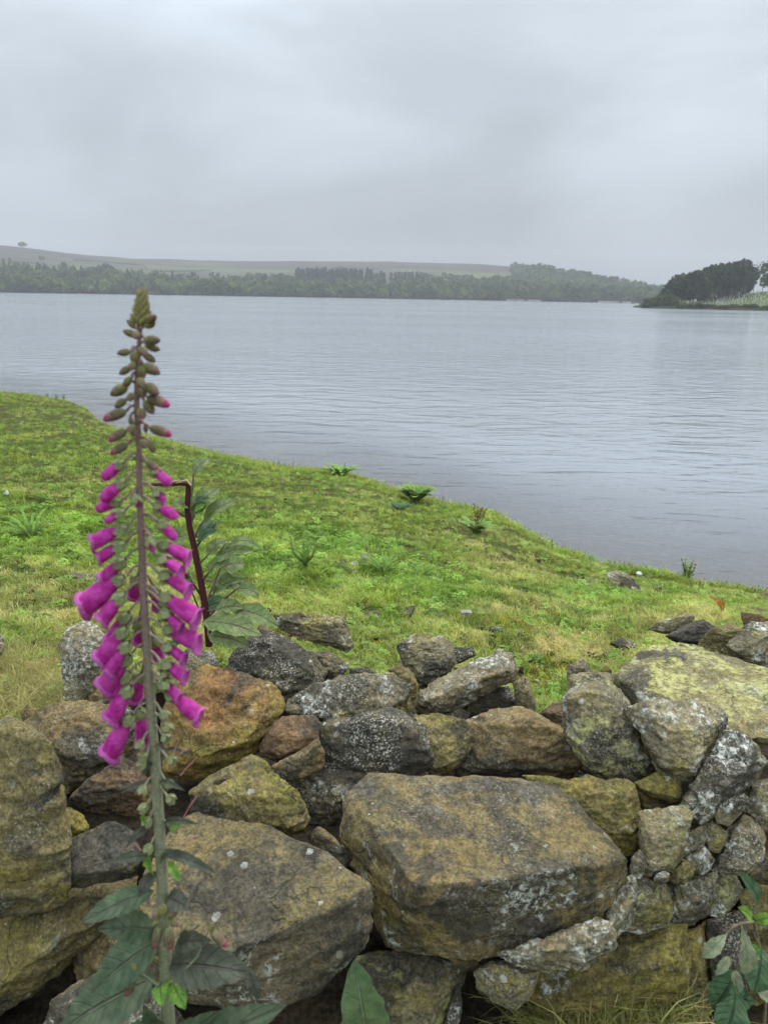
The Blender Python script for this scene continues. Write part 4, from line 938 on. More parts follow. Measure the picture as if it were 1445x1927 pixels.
def build_turf():
    rng = np.random.default_rng(5); prng = random.Random(5)
    tufts = [blade_tuft('grass_tuft', 16, 0.036, 0.0034, M_grass, 0.030, 0.85, prng), blade_tuft('grass_tuft', 14, 0.052, 0.0036, M_grass, 0.030, 0.95, prng), blade_tuft('grass_tuft', 20, 0.024, 0.0036, M_grass, 0.032, 0.8, prng)]
    for k, t in enumerate(tufts):
        P, px, py, v = bank_scatter((32000, 20000, 34000)[k], rng, s1=1.004, power=1.0)
        q = np.column_stack([P[:, 0], P[:, 1], P[:, 0] * 0])
        big = fbm(q * 0.9, 3, 40); sm = fbm(q * 5, 3, 41)
        dry = patch(px, py, DRY); lush = patch(px, py, LUSH); ym = patch(px, py, YELMOSS)
        bare = (fbm(q * 2.2, 3, 52) + 0.5 * sm - 0.5 * lush > 0.72)
        keep = (~bare) & (rng.random(len(px)) > 0.75 * ym - 0.1 * 0) & ((k != 1) | (rng.random(len(px)) < 0.28 + 0.9 * lush))
        if k == 1: keep &= ~(dry > 0.6)
        tint = np.clip(0.14 + 0.42 * dry + 0.30 * big + 0.25 * sm - 0.30 * lush + rng.normal(0, 0.17, len(px)), 0, 1)
        tone = np.clip(0.48 + 0.26 * sm - 0.08 * lush + rng.normal(0, 0.24, len(px)), 0, 1)
        far = np.clip(P[:, 1] / 8.0, 0.75, 1.9)
        sc = (0.62 + 0.55 * rng.random(len(px)) + 0.25 * lush) * far ** 0.5
        # short around the stones so they stay clear
        i = keep
        scatter('turf', P[i], sc[i], tint[i], tone[i], t, ['short sheep-cropped green grass covering the bank', 'longer lush grass tufts growing on the bank', 'fine low grass sward between the tufts on the bank'][k], 'grass', rng)
    P, px, py, v = bank_scatter(5200, rng, -120, 1560, 0.975, 1.003); n = len(px)
    q = np.column_stack([px / 40.0, px * 0, px * 0]); i = rng.random(n) < 0.55 + 0.45 * vnoise(q, 12)
    scatter('lip_grass', P[i], (0.9 + 0.9 * rng.random(n))[i], np.clip(rng.normal(0.2, 0.2, n), 0, 1)[i], np.clip(rng.normal(.45, .2, n), 0, 1)[i], tufts[1], 'ragged longer grass fringing the lip of the bank', 'grass', rng, 0.4)
    # yellow moss
    mt = blade_tuft('moss_tuft', 26, 0.014, 0.0032, M_moss, 0.030, 0.6, prng)
    P, px, py, v = bank_scatter(30000, rng); ym = patch(px, py, YELMOSS) + 0.10; i = rng.random(len(px)) < ym * 0.8
    n = i.sum(); scatter('moss_carpet', P[i], 0.7 + 0.6 * rng.random(n), np.clip(rng.normal(0.15, 0.2, n), 0, 1), rng.random(n), mt, 'yellow-green moss carpet in the turf above the wall', 'moss', rng)
    # clover and silverweed
    ct = clover_tuft('clover_tuft', 13, M_clover, prng)
    P, px, py, v = bank_scatter(30000, rng); lu = patch(px, py, LUSH); q = np.column_stack([P[:, 0], P[:, 1], P[:, 0] * 0]); i = rng.random(len(px)) < 0.38 * lu + 0.05 + 0.10 * (fbm(q * 1.7, 2, 66) > .35)
    n = i.sum(); scatter('leafy_ground_cover', P[i], (0.6 + 0.9 * rng.random(n)) * (0.8 + 0.5 * lu[i]), np.clip(rng.normal(0.1, 0.15, n), 0, 1), rng.random(n), ct, 'low clover and silverweed leaves mixed through the turf', 'ground cover', rng)
    # straw grass over the dry shoulder by the wall, and on the near foot of the wall
    st = [blade_tuft('straw_tuft', 15, 0.075, 0.0022, M_grass, 0.035, 1.15, prng)]
    P, px, py, v = bank_scatter(9000, rng, -120, 240, 0.0, 0.40); d = patch(px, py, [(60, 1290, 95, 55, 1.0)]); i = rng.random(len(px)) < d * 0.40
    n = i.sum(); scatter('dry_grass', P[i], 0.6 + 0.5 * rng.random(n), np.clip(rng.normal(0.8, 0.25, n), 0, 1), np.clip(rng.normal(.34, .22, n), 0, 1), st[0], 'matted straw-coloured grass hanging over the wall top', 'grass', rng, 0.6)
    def spot(px, py, rx, ry, n, label, nm):
        Q = np.array([at_z(px + rng.normal() * rx, py + rng.normal() * ry, 0.03)[:] for k in range(n)])
        scatter(nm, Q, 0.9 + 0.8 * rng.random(n), np.clip(rng.normal(0.7, 0.3, n), 0, 1), np.clip(rng.normal(.18, .2, n), 0, 1), st[0], label, 'grass', rng, 0.5)
    spot(1140, 1960, 70, 30, 320, 'dry brown and green grass tuft at the foot of the wall', 'foot_grass')
    Q = np.column_stack([rng.uniform(-4, 4, 9000), rng.uniform(-1.5, 1.15, 9000), np.zeros(9000)])
    scatter('path_grass', Q, 0.7 + 0.6 * rng.random(9000), np.clip(rng.normal(.4, .2, 9000), 0, 1), rng.random(9000), tufts[0], 'short grass on the near side of the wall', 'grass', rng)
build_turf()

# ------------------------------------------------------------------ leaves
def veined(name, a, b, under, vein, rough=0.55, scale=60):
    """leaf blade: 'uu' runs along, 'vv' across (-1..1)"""
    m = MT(name); uu = m.attr('uu'); vv = m.attr('vv'); av = m.math('ABSOLUTE', vv)
    n = m.noise(m.coord('Object'), scale, 5, 0.6); nb = m.noise(m.coord('Object'), scale * 0.25, 3, 0.6)
    c = m.mix(m.rng(nb, 0.35, 0.65), a, b)
    side = m.math('SINE', m.math('ADD', m.math('MULTIPLY', uu, 44.0), m.math('MULTIPLY', av, -9.0)))
    vk = m.math('MAXIMUM', m.rng(av, 0.10, 0.03), m.math('MULTIPLY', m.rng(side, 0.80, 0.99), 0.28))
    c = m.mix(vk, c, vein)
    c = m.mix(0.5, c, m.mix(1.0, c, m.n_gray(m.rng(n, 0.3, 0.7, 0.6, 1.4)), 'MULTIPLY'))
    g = m.n('ShaderNodeNewGeometry'); c = m.mix(g.outputs['Backfacing'], c, under)
    c = m.mix(m.rng(uu, 0.86, 1.0, 0, 0.35), c, (0.10, 0.07, 0.055))
    h = m.math('SUBTRACT', m.math('MULTIPLY', n, 0.8), vk)
    return m.pbr(c, rough, m.bump(h, 0.005, 1.0), 0.3, (c, 0.22))
M_fleaf = veined('foxglove_leaf', (0.070, 0.115, 0.058), (0.11, 0.145, 0.082), (0.20, 0.23, 0.15), (0.12, 0.14, 0.09))
M_fdark = veined('foxglove_dark_leaf', (0.078, 0.092, 0.060), (0.105, 0.110, 0.078), (0.10, 0.11, 0.085), (0.10, 0.09, 0.08))
M_oleaf = veined('broken_foxglove_leaf', (0.17, 0.25, 0.080), (0.23, 0.28, 0.11), (0.26, 0.29, 0.16), (0.22, 0.17, 0.12))
M_gleaf = veined('bright_leaf', (0.17, 0.35, 0.05), (0.25, 0.42, 0.08), (0.25, 0.36, 0.11), (0.15, 0.22, 0.07))
M_dkgreen = veined('deep_green_leaf', (0.060, 0.13, 0.052), (0.090, 0.165, 0.075), (0.20, 0.24, 0.15), (0.06, 0.10, 0.05))
M_dock2 = veined('crinkled_leaf', (0.10, 0.18, 0.075), (0.15, 0.22, 0.10), (0.2, 0.24, 0.15), (0.20, 0.25, 0.15))
M_under = veined('pale_leaf_underside', (0.22, 0.26, 0.15), (0.28, 0.31, 0.19), (0.24, 0.28, 0.16), (0.33, 0.35, 0.20))
M_dock = veined('dock_leaf', (0.19, 0.34, 0.06), (0.27, 0.39, 0.085), (0.26, 0.34, 0.11), (0.14, 0.17, 0.07))
def leaf_geo(base, tip, width, up=None, sag=0.12, fold=0.18, wavy=0.06, seed=0, n=14, m=7, peak=0.45, round_=0.8, pet=None, petr=0.0025, curl=0.0):
    """veined leaf blade from base to tip (world points), optional petiole path before it"""
    base, tip = Vector(base), Vector(tip); ax = tip - base; L = ax.length; d = ax.normalized()
    up = Vector(up) if up is not None else (Vector((0, -0.55, 0.85)))
    side = d.cross(up).normalized(); nr = side.cross(d).normalized(); rng = random.Random(seed)
    ph = rng.random() * 6; V = []; U = []; W = []; F = []
    for i in range(n + 1):
        s = i / n
        prof = math.sin(math.pi * s ** (math.log(0.5) / math.log(peak))) ** round_ if 0 < s < 1 else 0.02
        prof = max(prof, 0.05 * (1 - s))
        c = base + ax * s + nr * (sag * L * math.sin(math.pi * s)) - nr * curl * L * s * s
        for j in range(m):
            v = -1 + 2 * j / (m - 1)
            w = width * 0.5 * prof * (1 + 0.07 * math.sin(s * n * 1.9 + ph + (j > m / 2) * 2) * (abs(v) > 0.9))
            z = abs(v) ** 1.4 * fold * width * 0.5 * prof + wavy * width * math.sin(s * 14 + ph + v * 2) * abs(v) * prof - 0.030 * width * prof * math.cos(s * 44 - abs(v) * 9) * (0.4 + 0.6 * math.sin(math.pi * abs(v)))
            V.append(c + side * (v * w) + nr * z); U.append(s); W.append(v)
    for i in range(n):
        for j in range(m - 1):
            k = i * m + j; F.append((k, k + 1, k + m + 1, k + m))
    if pet:
        tv, tf = tube(list(pet) + [base, base + ax * 0.25 + nr * sag * L * .6], [petr * 1.25] * len(pet) + [petr, petr * 0.4], 6)
        o = len(V); V += tv; F += [tuple(x + o for x in q) for q in tf]; U += [0.5] * len(tv); W += [0.0] * len(tv)
    return V, F, U, W
def leaf_obj(name, parent, mat, *a, **k):
    V, F, U, W = leaf_geo(*a, **k); V = np.array([p[:] for p in V]); o = np.array(parent.location) if parent else np.zeros(3)
    me = mesh_np(name, V - o, np.array(F), mat, True); fattr(me, 'uu', U); fattr(me, 'vv', W)
    return obj(name, me, parent)
def tube_obj(name, parent, mat, tubes):
    V, F = join(tubes); me = mesh_np(name, V - (np.array(parent.location) if parent else 0), F, mat, True); return obj(name, me, parent)

# ------------------------------------------------------------------ flowering foxglove
YF = 0.80
def FX(px, py, dy=0.0): return at_y(px, py, YF + dy)
def px_m(py, Y=YF): return (at_y(301, py, Y) - at_y(300, py, Y)).length
def stem_mat(name, a, b, lo, hi):
    m = MT(name); z = m.n('ShaderNodeSeparateXYZ'); g = m.n('ShaderNodeNewGeometry'); m.l(g.outputs['Position'], z.inputs[0])
    n = m.noise(m.coord('Object'), 220, 4, 0.6)
    c = m.mix(m.rng(z.outputs['Z'], lo, hi), a, b); c = m.mix(0.6, c, m.mix(1.0, c, m.n_gray(m.rng(n, 0.3, 0.7, 0.65, 1.4)), 'MULTIPLY'))
    return m.pbr(c, 0.7, m.bump(n, 0.001, 0.5), 0.2)
M_stem = stem_mat('foxglove_stem', (0.27, 0.28, 0.18), (0.28, 0.18, 0.165), 1.0, 1.35)
M_stem2 = stem_mat('broken_foxglove_stem', (0.060, 0.014, 0.018), (0.085, 0.022, 0.026), 0.2, 0.8)
M_straw = plain('straw', (0.48, 0.36, 0.20), 0.8, 60)
M_woody = plain('woody_stem', (0.20, 0.16, 0.10), 0.8, 60)
def petal_mat():
    m = MT('foxglove_petal'); t = m.attr('uu'); f = m.noise(m.vmath('ADD', m.coord('Object'), m.vmath('SCALE', (7.0, 3.0, 5.0), m.rnd())), 4.0, 3, 0.5)
    c = m.mix(m.rng(f, 0.38, 0.62), (0.60, 0.03, 0.36), (0.76, 0.09, 0.52))
    c = m.mix(m.rng(t, 0.72, 1.0), c, (0.84, 0.27, 0.72)); c = m.mix(m.rng(t, 0.25, 0.05, 0, .7), c, (0.40, 0.03, 0.20))
    g = m.n('ShaderNodeNewGeometry'); c = m.mix(m.math('MULTIPLY', g.outputs['Backfacing'], 0.5), c, (0.55, 0.18, 0.45))
    return m.pbr(c, 0.5, m.bump(m.noise(m.coord('Object'), 14, 3), 0.02, .4), 0.25, (c, 0.35))
def ramp_mat(name, stops):
    m = MT(name); t = m.attr('uu'); r = m.n('ShaderNodeValToRGB'); m.l(t, r.inputs[0])
    e = r.color_ramp.elements
    while len(e) < len(stops): e.new(0.5)
    for q, (p, c) in zip(e, stops): q.position = p; q.color = (*c, 1)
    n = m.noise(m.coord('Object'), 9, 4, 0.6); c = m.mix(0.6, r.outputs[0], m.mix(1.0, r.outputs[0], m.n_gray(m.rng(n, .3, .7, .6, 1.4)), 'MULTIPLY'))
    return m.pbr(c, 0.65, m.bump(n, 0.02, .5), 0.2, (c, 0.2))
M_petal = petal_mat()
M_bud = ramp_mat('green_bud', [(0, (0.34, 0.37, 0.12)), (0.4, (0.26, 0.25, 0.10)), (0.7, (0.26, 0.155, 0.13)), (1, (0.32, 0.18, 0.18))])
M_budp = ramp_mat('pink_tipped_bud', [(0, (0.27, 0.30, 0.13)), (0.5, (0.22, 0.16, 0.11)), (0.66, (0.38, 0.22, 0.17)), (0.78, (0.52, 0.05, 0.20)), (1, (0.60, 0.06, 0.28))])
M_calyx = ramp_mat('calyx', [(0, (0.40, 0.45, 0.22)), (0.6, (0.34, 0.40, 0.18)), (1, (0.48, 0.39, 0.26))])
M_tip = ramp_mat('tip_bud', [(0, (0.38, 0.41, 0.12)), (0.6, (0.40, 0.38, 0.14)), (1, (0.38, 0.25, 0.19))])
def lathe(prof, seg=14, bend=0.0, flat=1.0, lobes=0.0):
    V = []; F = []; U = []
    n = len(prof)
    for i, (x, r) in enumerate(prof):
        for k in range(seg):
            a = 2 * math.pi * k / seg; low = max(0, -math.sin(a))
            q = max(0.0, (x - 0.6) / 0.36) ** 2; xx = x + lobes * q * (0.75 * low ** 2 + 0.42 * abs(math.cos(a * 2 + 0.785)) - 0.2)
            V.append((xx, r * math.cos(a), r * flat * math.sin(a) - bend * x * x)); U.append(i / (n - 1))
    for i in range(n - 1):
        for k in range(seg): F.append((i * seg + k, i * seg + (k + 1) % seg, (i + 1) * seg + (k + 1) % seg, (i + 1) * seg + k))
    return np.array(V), np.array(F), U
def lathe_mesh(name, mat, *a, **k):
    V, F, U = lathe(*a, **k); me = mesh_np(name, V, F, mat, True); fattr(me, 'uu', U); return me
BELL = lathe_mesh('bell', M_petal, [(0, .06), (.05, .11), (.13, .145), (.22, .155), (.32, .18), (.44, .22), (.56, .25), (.68, .262), (.78, .258), (.85, .255), (.90, .27), (.94, .305), (.955, .335), (.94, .345), (.91, .28), (.8, .225), (.5, .17)], 30, 0.12, 0.95, 0.16)
YOUNG = lathe_mesh('young_bell', M_petal, [(0, .05), (.08, .12), (.25, .17), (.5, .215), (.75, .215), (.9, .17), (.97, .10), (1, .02)], 16, 0.06, 0.95)
BUD = lathe_mesh('bud', M_bud, [(0, .06), (.05, .16), (.2, .26), (.45, .30), (.7, .25), (.88, .15), (.97, .07), (1, .01)], 12, 0.05, 0.9)
BUDP = lathe_mesh('bud_pink', M_budp, [(0, .05), (.05, .14), (.2, .225), (.45, .25), (.66, .225), (.8, .185), (.93, .12), (1, .02)], 12, 0.06, 0.9)
TIPB = lathe_mesh('tip_bud', M_tip, [(0, .08), (.1, .18), (.35, .24), (.65, .19), (.9, .07), (1, .01)], 8, 0.0, 0.9)
def calyx_mesh():
    V = []; F = []; U = []
    for s in range(5):
        a0 = s * 2 * math.pi / 5; o = len(V)
        for i in range(6):
            t = i / 5.0; w = math.sin(math.pi * min(1, 0.18 + t * 0.82)) ** 0.8 * 0.19 + 0.005; r = 0.05 + 0.20 * math.sin(min(1, t * 1.35) * math.pi / 2) - 0.02 * t
            for v in (-1, 0, 1):
                a = a0; x = -0.05 + t * 0.50
                cy_, cz_ = math.cos(a), math.sin(a)
                V.append((x, cy_ * (r + (0.03 if v == 0 else 0)) - cz_ * v * w, cz_ * (r + (0.03 if v == 0 else 0)) + cy_ * v * w)); U.append(t)
        for i in range(5):
            for j in range(2): k = o + i * 3 + j; F.append((k, k + 1, k + 4, k + 3))
    me = mesh_np('calyx', np.array(V), np.array(F), M_calyx, True); fattr(me, 'uu', U); return me
CALYX = calyx_mesh()
def orient(o, base, tip, scale, wid=1.0, roll=0.0, origin=Vector()):
    d = (tip - base).normalized(); up = Vector((0, 0, 1)); y = up.cross(d)
    y = y.normalized() if y.length > 1e-3 else Vector((0, 1, 0)); z = d.cross(y)
    m = Matrix((d * scale, y * scale * wid, z * scale * wid)).transposed().to_4x4(); m.translation = base - origin
    o.matrix_local = m
def build_foxglove():
    foot = FX(322, 2000); foot = Vector((foot.x + 0.03, YF, 0.0))
    root = empty('foxglove', foot)
    tag(root, 'tall flowering foxglove spike with magenta bells, closest plant of the scene', 'flower')
    SP = [(268, 552), (266, 600), (262, 650), (258, 720), (258, 780), (262, 830), (263, 900), (265, 960), (268, 1040), (270, 1100), (273, 1160), (278, 1230), (283, 1300), (288, 1380), (294, 1450), (298, 1520), (302, 1580), (305, 1640), (308, 1720), (312, 1800), (316, 1900), (322, 2000)]
    SW = [(550, 5), (620, 8), (700, 10), (900, 12), (1200, 16.5), (1600, 21), (2000, 26)]
    def sx(py): return float(np.interp(py, [b for a, b in SP], [a for a, b in SP]))
    tubes = [tube([FX(a, b) for a, b in SP] + [foot], [lerp_tab(SW, b) * 0.5 * px_m(b) for a, b in SP] + [0.010], 10)]
    rng = random.Random(4)
    def pedicel(bx, by, dy, up=14):
        s = FX(sx(by - up) + (4 if bx > sx(by) else -4), by - up); e = FX(bx, by, dy); mid = (s + e) / 2 + Vector((0, 0, 0.003))
        tubes.append(tube([s, mid, e], [0.0019, 0.0015, 0.0019], 5))
    def flower(mesh, bx, by, tx, ty, dy=None, wid=1.0, name='flower', cal=0.0, tdy=None):
        dy = rng.uniform(-0.018, 0.0) if dy is None else dy; tdy = dy * 1.6 if tdy is None else tdy
        b = FX(bx, by, dy); t = FX(tx, ty, tdy)
        if mesh is BELL or mesh is YOUNG: b = b.lerp(t, 0.09)
        L = (t - b).length
        o = obj(name, mesh, root); orient(o, b, t, L, wid, origin=root.location)
        if cal:
            c = obj('calyx', CALYX, o); k = cal / L; c.matrix_local = Matrix.Diagonal((k, k / wid, k / wid, 1)) @ Matrix.Translation((-0.02, 0, 0))
        return o
    # the closed tip
    for k in range(46):
        t = k / 46.0; py = 556 + t * 58; w = 5 + 23 * t ** 0.8; a = k * 2.4; x = sx(py) + math.cos(a) * w * 0.75; dy = math.sin(a) * w * 0.75 * px_m(py)
        L = 16 + 12 * t
        flower(TIPB, sx(py) + math.cos(a) * 2, py, x + math.cos(a) * 3, py - L + 14 * t, dy * 0.3, 1.25, 'bud', 0, dy)
    flower(TIPB, 267, 566, 268, 540, 0, 1.0, 'bud')
    for k in range(8):
        py = 626 + k * 29; s = 1 if k % 2 else -1; x = sx(py) + s * rng.uniform(4, 9); dy = rng.uniform(-.03, -.012)
        flower(BUD, x, py, x + s * rng.uniform(3, 8), py + rng.uniform(8, 14) + k * .4, dy, 1.15, 'bud', 0, dy - .012)
    # green and purple buds
    for bx, by, tx, ty in [(257, 618, 240, 601), (266, 620, 267, 600), (276, 616, 292, 604), (279, 606, 293, 592), (256, 632, 232, 621), (274, 641, 302, 638), (277, 652, 302, 657), (271, 667, 294, 680), (246, 662, 220, 664), (252, 662, 256, 688), (247, 691, 224, 703), (270, 688, 302, 701), (265, 690, 270, 712), (249, 710, 231, 726), (240, 727, 207, 742), (275, 725, 299, 740), (268, 730, 270, 748), (238, 752, 215, 766), (273, 755, 290, 778), (246, 785, 248, 800), (283, 832, 290, 852), (250, 805, 252, 822), (274, 800, 276, 815)]:
        flower(BUD, bx, by, tx, ty, wid=1.08, name='bud'); pedicel(bx, by, -0.008, 8)
    for bx, by, tx, ty in [(279, 748, 320, 761), (238, 774, 193, 788), (239, 810, 203, 829), (283, 805, 324, 817), (241, 836, 206, 853), (275, 868, 300, 884)]:
        flower(BUDP, bx, by, tx, ty, name='bud'); pedicel(bx, by, -0.008, 10)
    # unopened magenta bells
    for bx, by, tx, ty in [(238, 866, 191, 899), (283, 880, 324, 910), (240, 902, 188, 940), (232, 940, 180, 957), (292, 922, 312, 944), (236, 960, 196, 982), (288, 948, 336, 972), (296, 980, 334, 1014), (252, 930, 262, 955), (284, 1010, 288, 1040)]:
        flower(YOUNG, bx, by, tx, ty, cal=0.027); pedicel(bx, by, -0.008)
    # open bells hanging off both sides
    for bx, by, tx, ty in [(244, 990, 170, 1018), (238, 1020, 182, 1049), (238, 1050, 190, 1088), (240, 1082, 152, 1135), (238, 1114, 186, 1166), (244, 1150, 204, 1205), (242, 1178, 184, 1240), (248, 1230, 190, 1290), (250, 1288, 203, 1352), (252, 1340, 199, 1418), (262, 1330, 276, 1390),
                           (294, 1022, 360, 1046), (296, 1048, 345, 1072), (298, 1078, 360, 1108), (298, 1118, 377, 1160), (302, 1148, 344, 1180), (304, 1180, 378, 1206), (306, 1212, 350, 1238), (310, 1300, 381, 1346), (262, 1080, 250, 1118), (288, 1100, 300, 1140), (262, 1165, 262, 1205), (292, 1195, 300, 1232), (268, 1262, 250, 1310), (304, 1245, 352, 1272), (246, 1262, 210, 1312), (300, 1130, 352, 1150), (246, 1205, 200, 1262), (304, 1280, 340, 1312)]:
        back = abs(tx - bx) < 24
        flower(BELL, bx, by, tx, ty, 0.02 if back else None, rng.uniform(.78, .92), cal=0.033); pedicel(bx, by, 0.02 if back else -0.008, 20)
    # spent calyces below the open bells
    for bx, by, tx, ty in [(302, 1245, 312, 1262), (306, 1265, 322, 1278), (300, 1285, 318, 1300), (304, 1340, 318, 1352), (312, 1362, 322, 1378), (308, 1385, 322, 1398), (268, 1395, 258, 1412), (276, 1420, 255, 1428), (272, 1432, 260, 1445), (318, 1428, 336, 1440), (312, 1470, 326, 1484), (316, 1500, 334, 1512), (272, 1480, 262, 1500), (276, 1516, 262, 1530), (282, 1540, 272, 1556), (322, 1560, 340, 1548), (284, 1590, 274, 1608), (312, 1610, 322, 1600)]:
        dy = rng.uniform(-0.02, 0); b = FX(bx, by, dy); t = FX(tx, ty, dy * 1.5)
        c = obj('calyx', CALYX, root); orient(c, b, t, 0.026, 1.0, origin=root.location); pedicel(bx, by, dy, 22)
    o = tube_obj('stem', root, M_stem, tubes)
    # pink styles left on the spent flowers
    Mp = plain('style', (0.55, 0.22, 0.26), 0.6, 50, .15)
    for k, (a, b, c, d) in enumerate([(328, 1416, 337, 1394), (338, 1420, 358, 1406), (340, 1460, 365, 1432), (346, 1538, 371, 1498), (254, 1466, 244, 1470), (340, 1590, 368, 1574), (265, 1600, 253, 1586), (236, 1418, 212, 1436)]):
        tube_obj('style', root, Mp, [tube([FX(a, b, -0.02), FX((a + c) / 2, (b + d) / 2 - 2, -0.02), FX(c, d, -0.02)], [0.0007, 0.0006, 0.0009], 5)])
    # leaves: narrow bracts above, broad leaves below
    def L(mat, bx, by, tx, ty, w, dy0=0.0, dy1=-0.02, **k):
        s = FX(bx, by, dy0); e = FX(tx, ty, dy1)
        leaf_obj('leaf', root, mat, s, e, w * px_m((by + ty) / 2), seed=int(bx + ty), **{'n': 26, 'm': 9, **k})
    for bx, by, tx, ty, w in [(290, 1470, 226, 1494, 12), (300, 1470, 348, 1488, 12), (293, 1402, 318, 1416, 10), (312, 1410, 362, 1424, 9), (290, 1430, 268, 1462, 12), (288, 1552, 238, 1594, 15), (308, 1548, 376, 1552, 14), (302, 1600, 408, 1644, 20), (295, 1612, 202, 1624, 20), (296, 1640, 262, 1688, 26), (306, 1625, 336, 1600, 12)]:
        L(M_fdark, bx, by, tx, ty, w, sag=0.18, fold=.3)
    L(M_gleaf, 286, 1645, 282, 1610, 26, sag=.05); L(M_gleaf, 318, 1620, 340, 1660, 16); L(M_gleaf, 322, 1555, 350, 1548, 22); L(M_gleaf, 280, 1556, 274, 1528, 16)
    for bx, by, tx, ty, w in [(290, 1676, 154, 1736, 46), (314, 1690, 362, 1712, 40), (296, 1752, 184, 1748, 56), (300, 1768, 172, 1868, 74), (292, 1840, 112, 1940, 96), (322, 1838, 350, 1900, 34), (304, 1845, 306, 1895, 30), (330, 1780, 400, 1770, 36)]:
        L(M_fleaf if w > 40 else M_gleaf if w < 35 else M_fdark, bx, by, tx, ty, w, dy1=-0.05, sag=0.10, wavy=.05)
    L(M_fdark, 318, 1815, 478, 1832, 74, dy1=-0.04, sag=0.14); L(M_fdark, 466, 1820, 488, 1880, 24, -0.04, -0.05)
    L(M_fleaf, 318, 1990, 412, 1902, 48, dy1=-0.05); L(M_fleaf, 330, 2010, 540, 1890, 86, dy1=-0.06, sag=.16); L(M_fleaf, 300, 1960, 190, 1980, 70, dy1=-0.06); L(M_fleaf, 300, 1930, 270, 1890, 30, dy1=-.03)
    # side shoots with small pink-tipped buds
    sh = [tube([FX(310, 1860, -.01), FX(345, 1830, -.02), FX(372, 1800, -.03), FX(395, 1745, -.03)], [.0022, .0018, .0014, .0010], 6), tube([FX(306, 1860, -.01), FX(285, 1845, -.02), FX(258, 1825, -.03)], [.0022, .0018, .0012], 6), tube([FX(309, 1780, -.01), FX(310, 1745, -.03), FX(308, 1705, -.04)], [.002, .0016, .001], 6)]
    tube_obj('side_shoot', root, M_stem, sh)
    for m_, bx, by, tx, ty in [(BUDP, 300, 1745, 290, 1784), (BUDP, 316, 1745, 322, 1788), (BUDP, 398, 1752, 428, 1780), (BUDP, 384, 1760, 382, 1782), (BUDP, 252, 1830, 236, 1874), (BUDP, 236, 1838, 217, 1852), (BUD, 300, 1735, 282, 1742), (BUD, 318, 1730, 338, 1742), (BUD, 316, 1725, 334, 1712), (BUD, 302, 1728, 286, 1722), (TIPB, 308, 1722, 307, 1700), (TIPB, 304, 1720, 300, 1704), (TIPB, 394, 1750, 404, 1736), (TIPB, 256, 1826, 250, 1812), (TIPB, 400, 1750, 396, 1734)]:
        flower(m_, bx, by, tx, ty, -0.035, 0.9, 'bud', 0, -0.04)
build_foxglove()

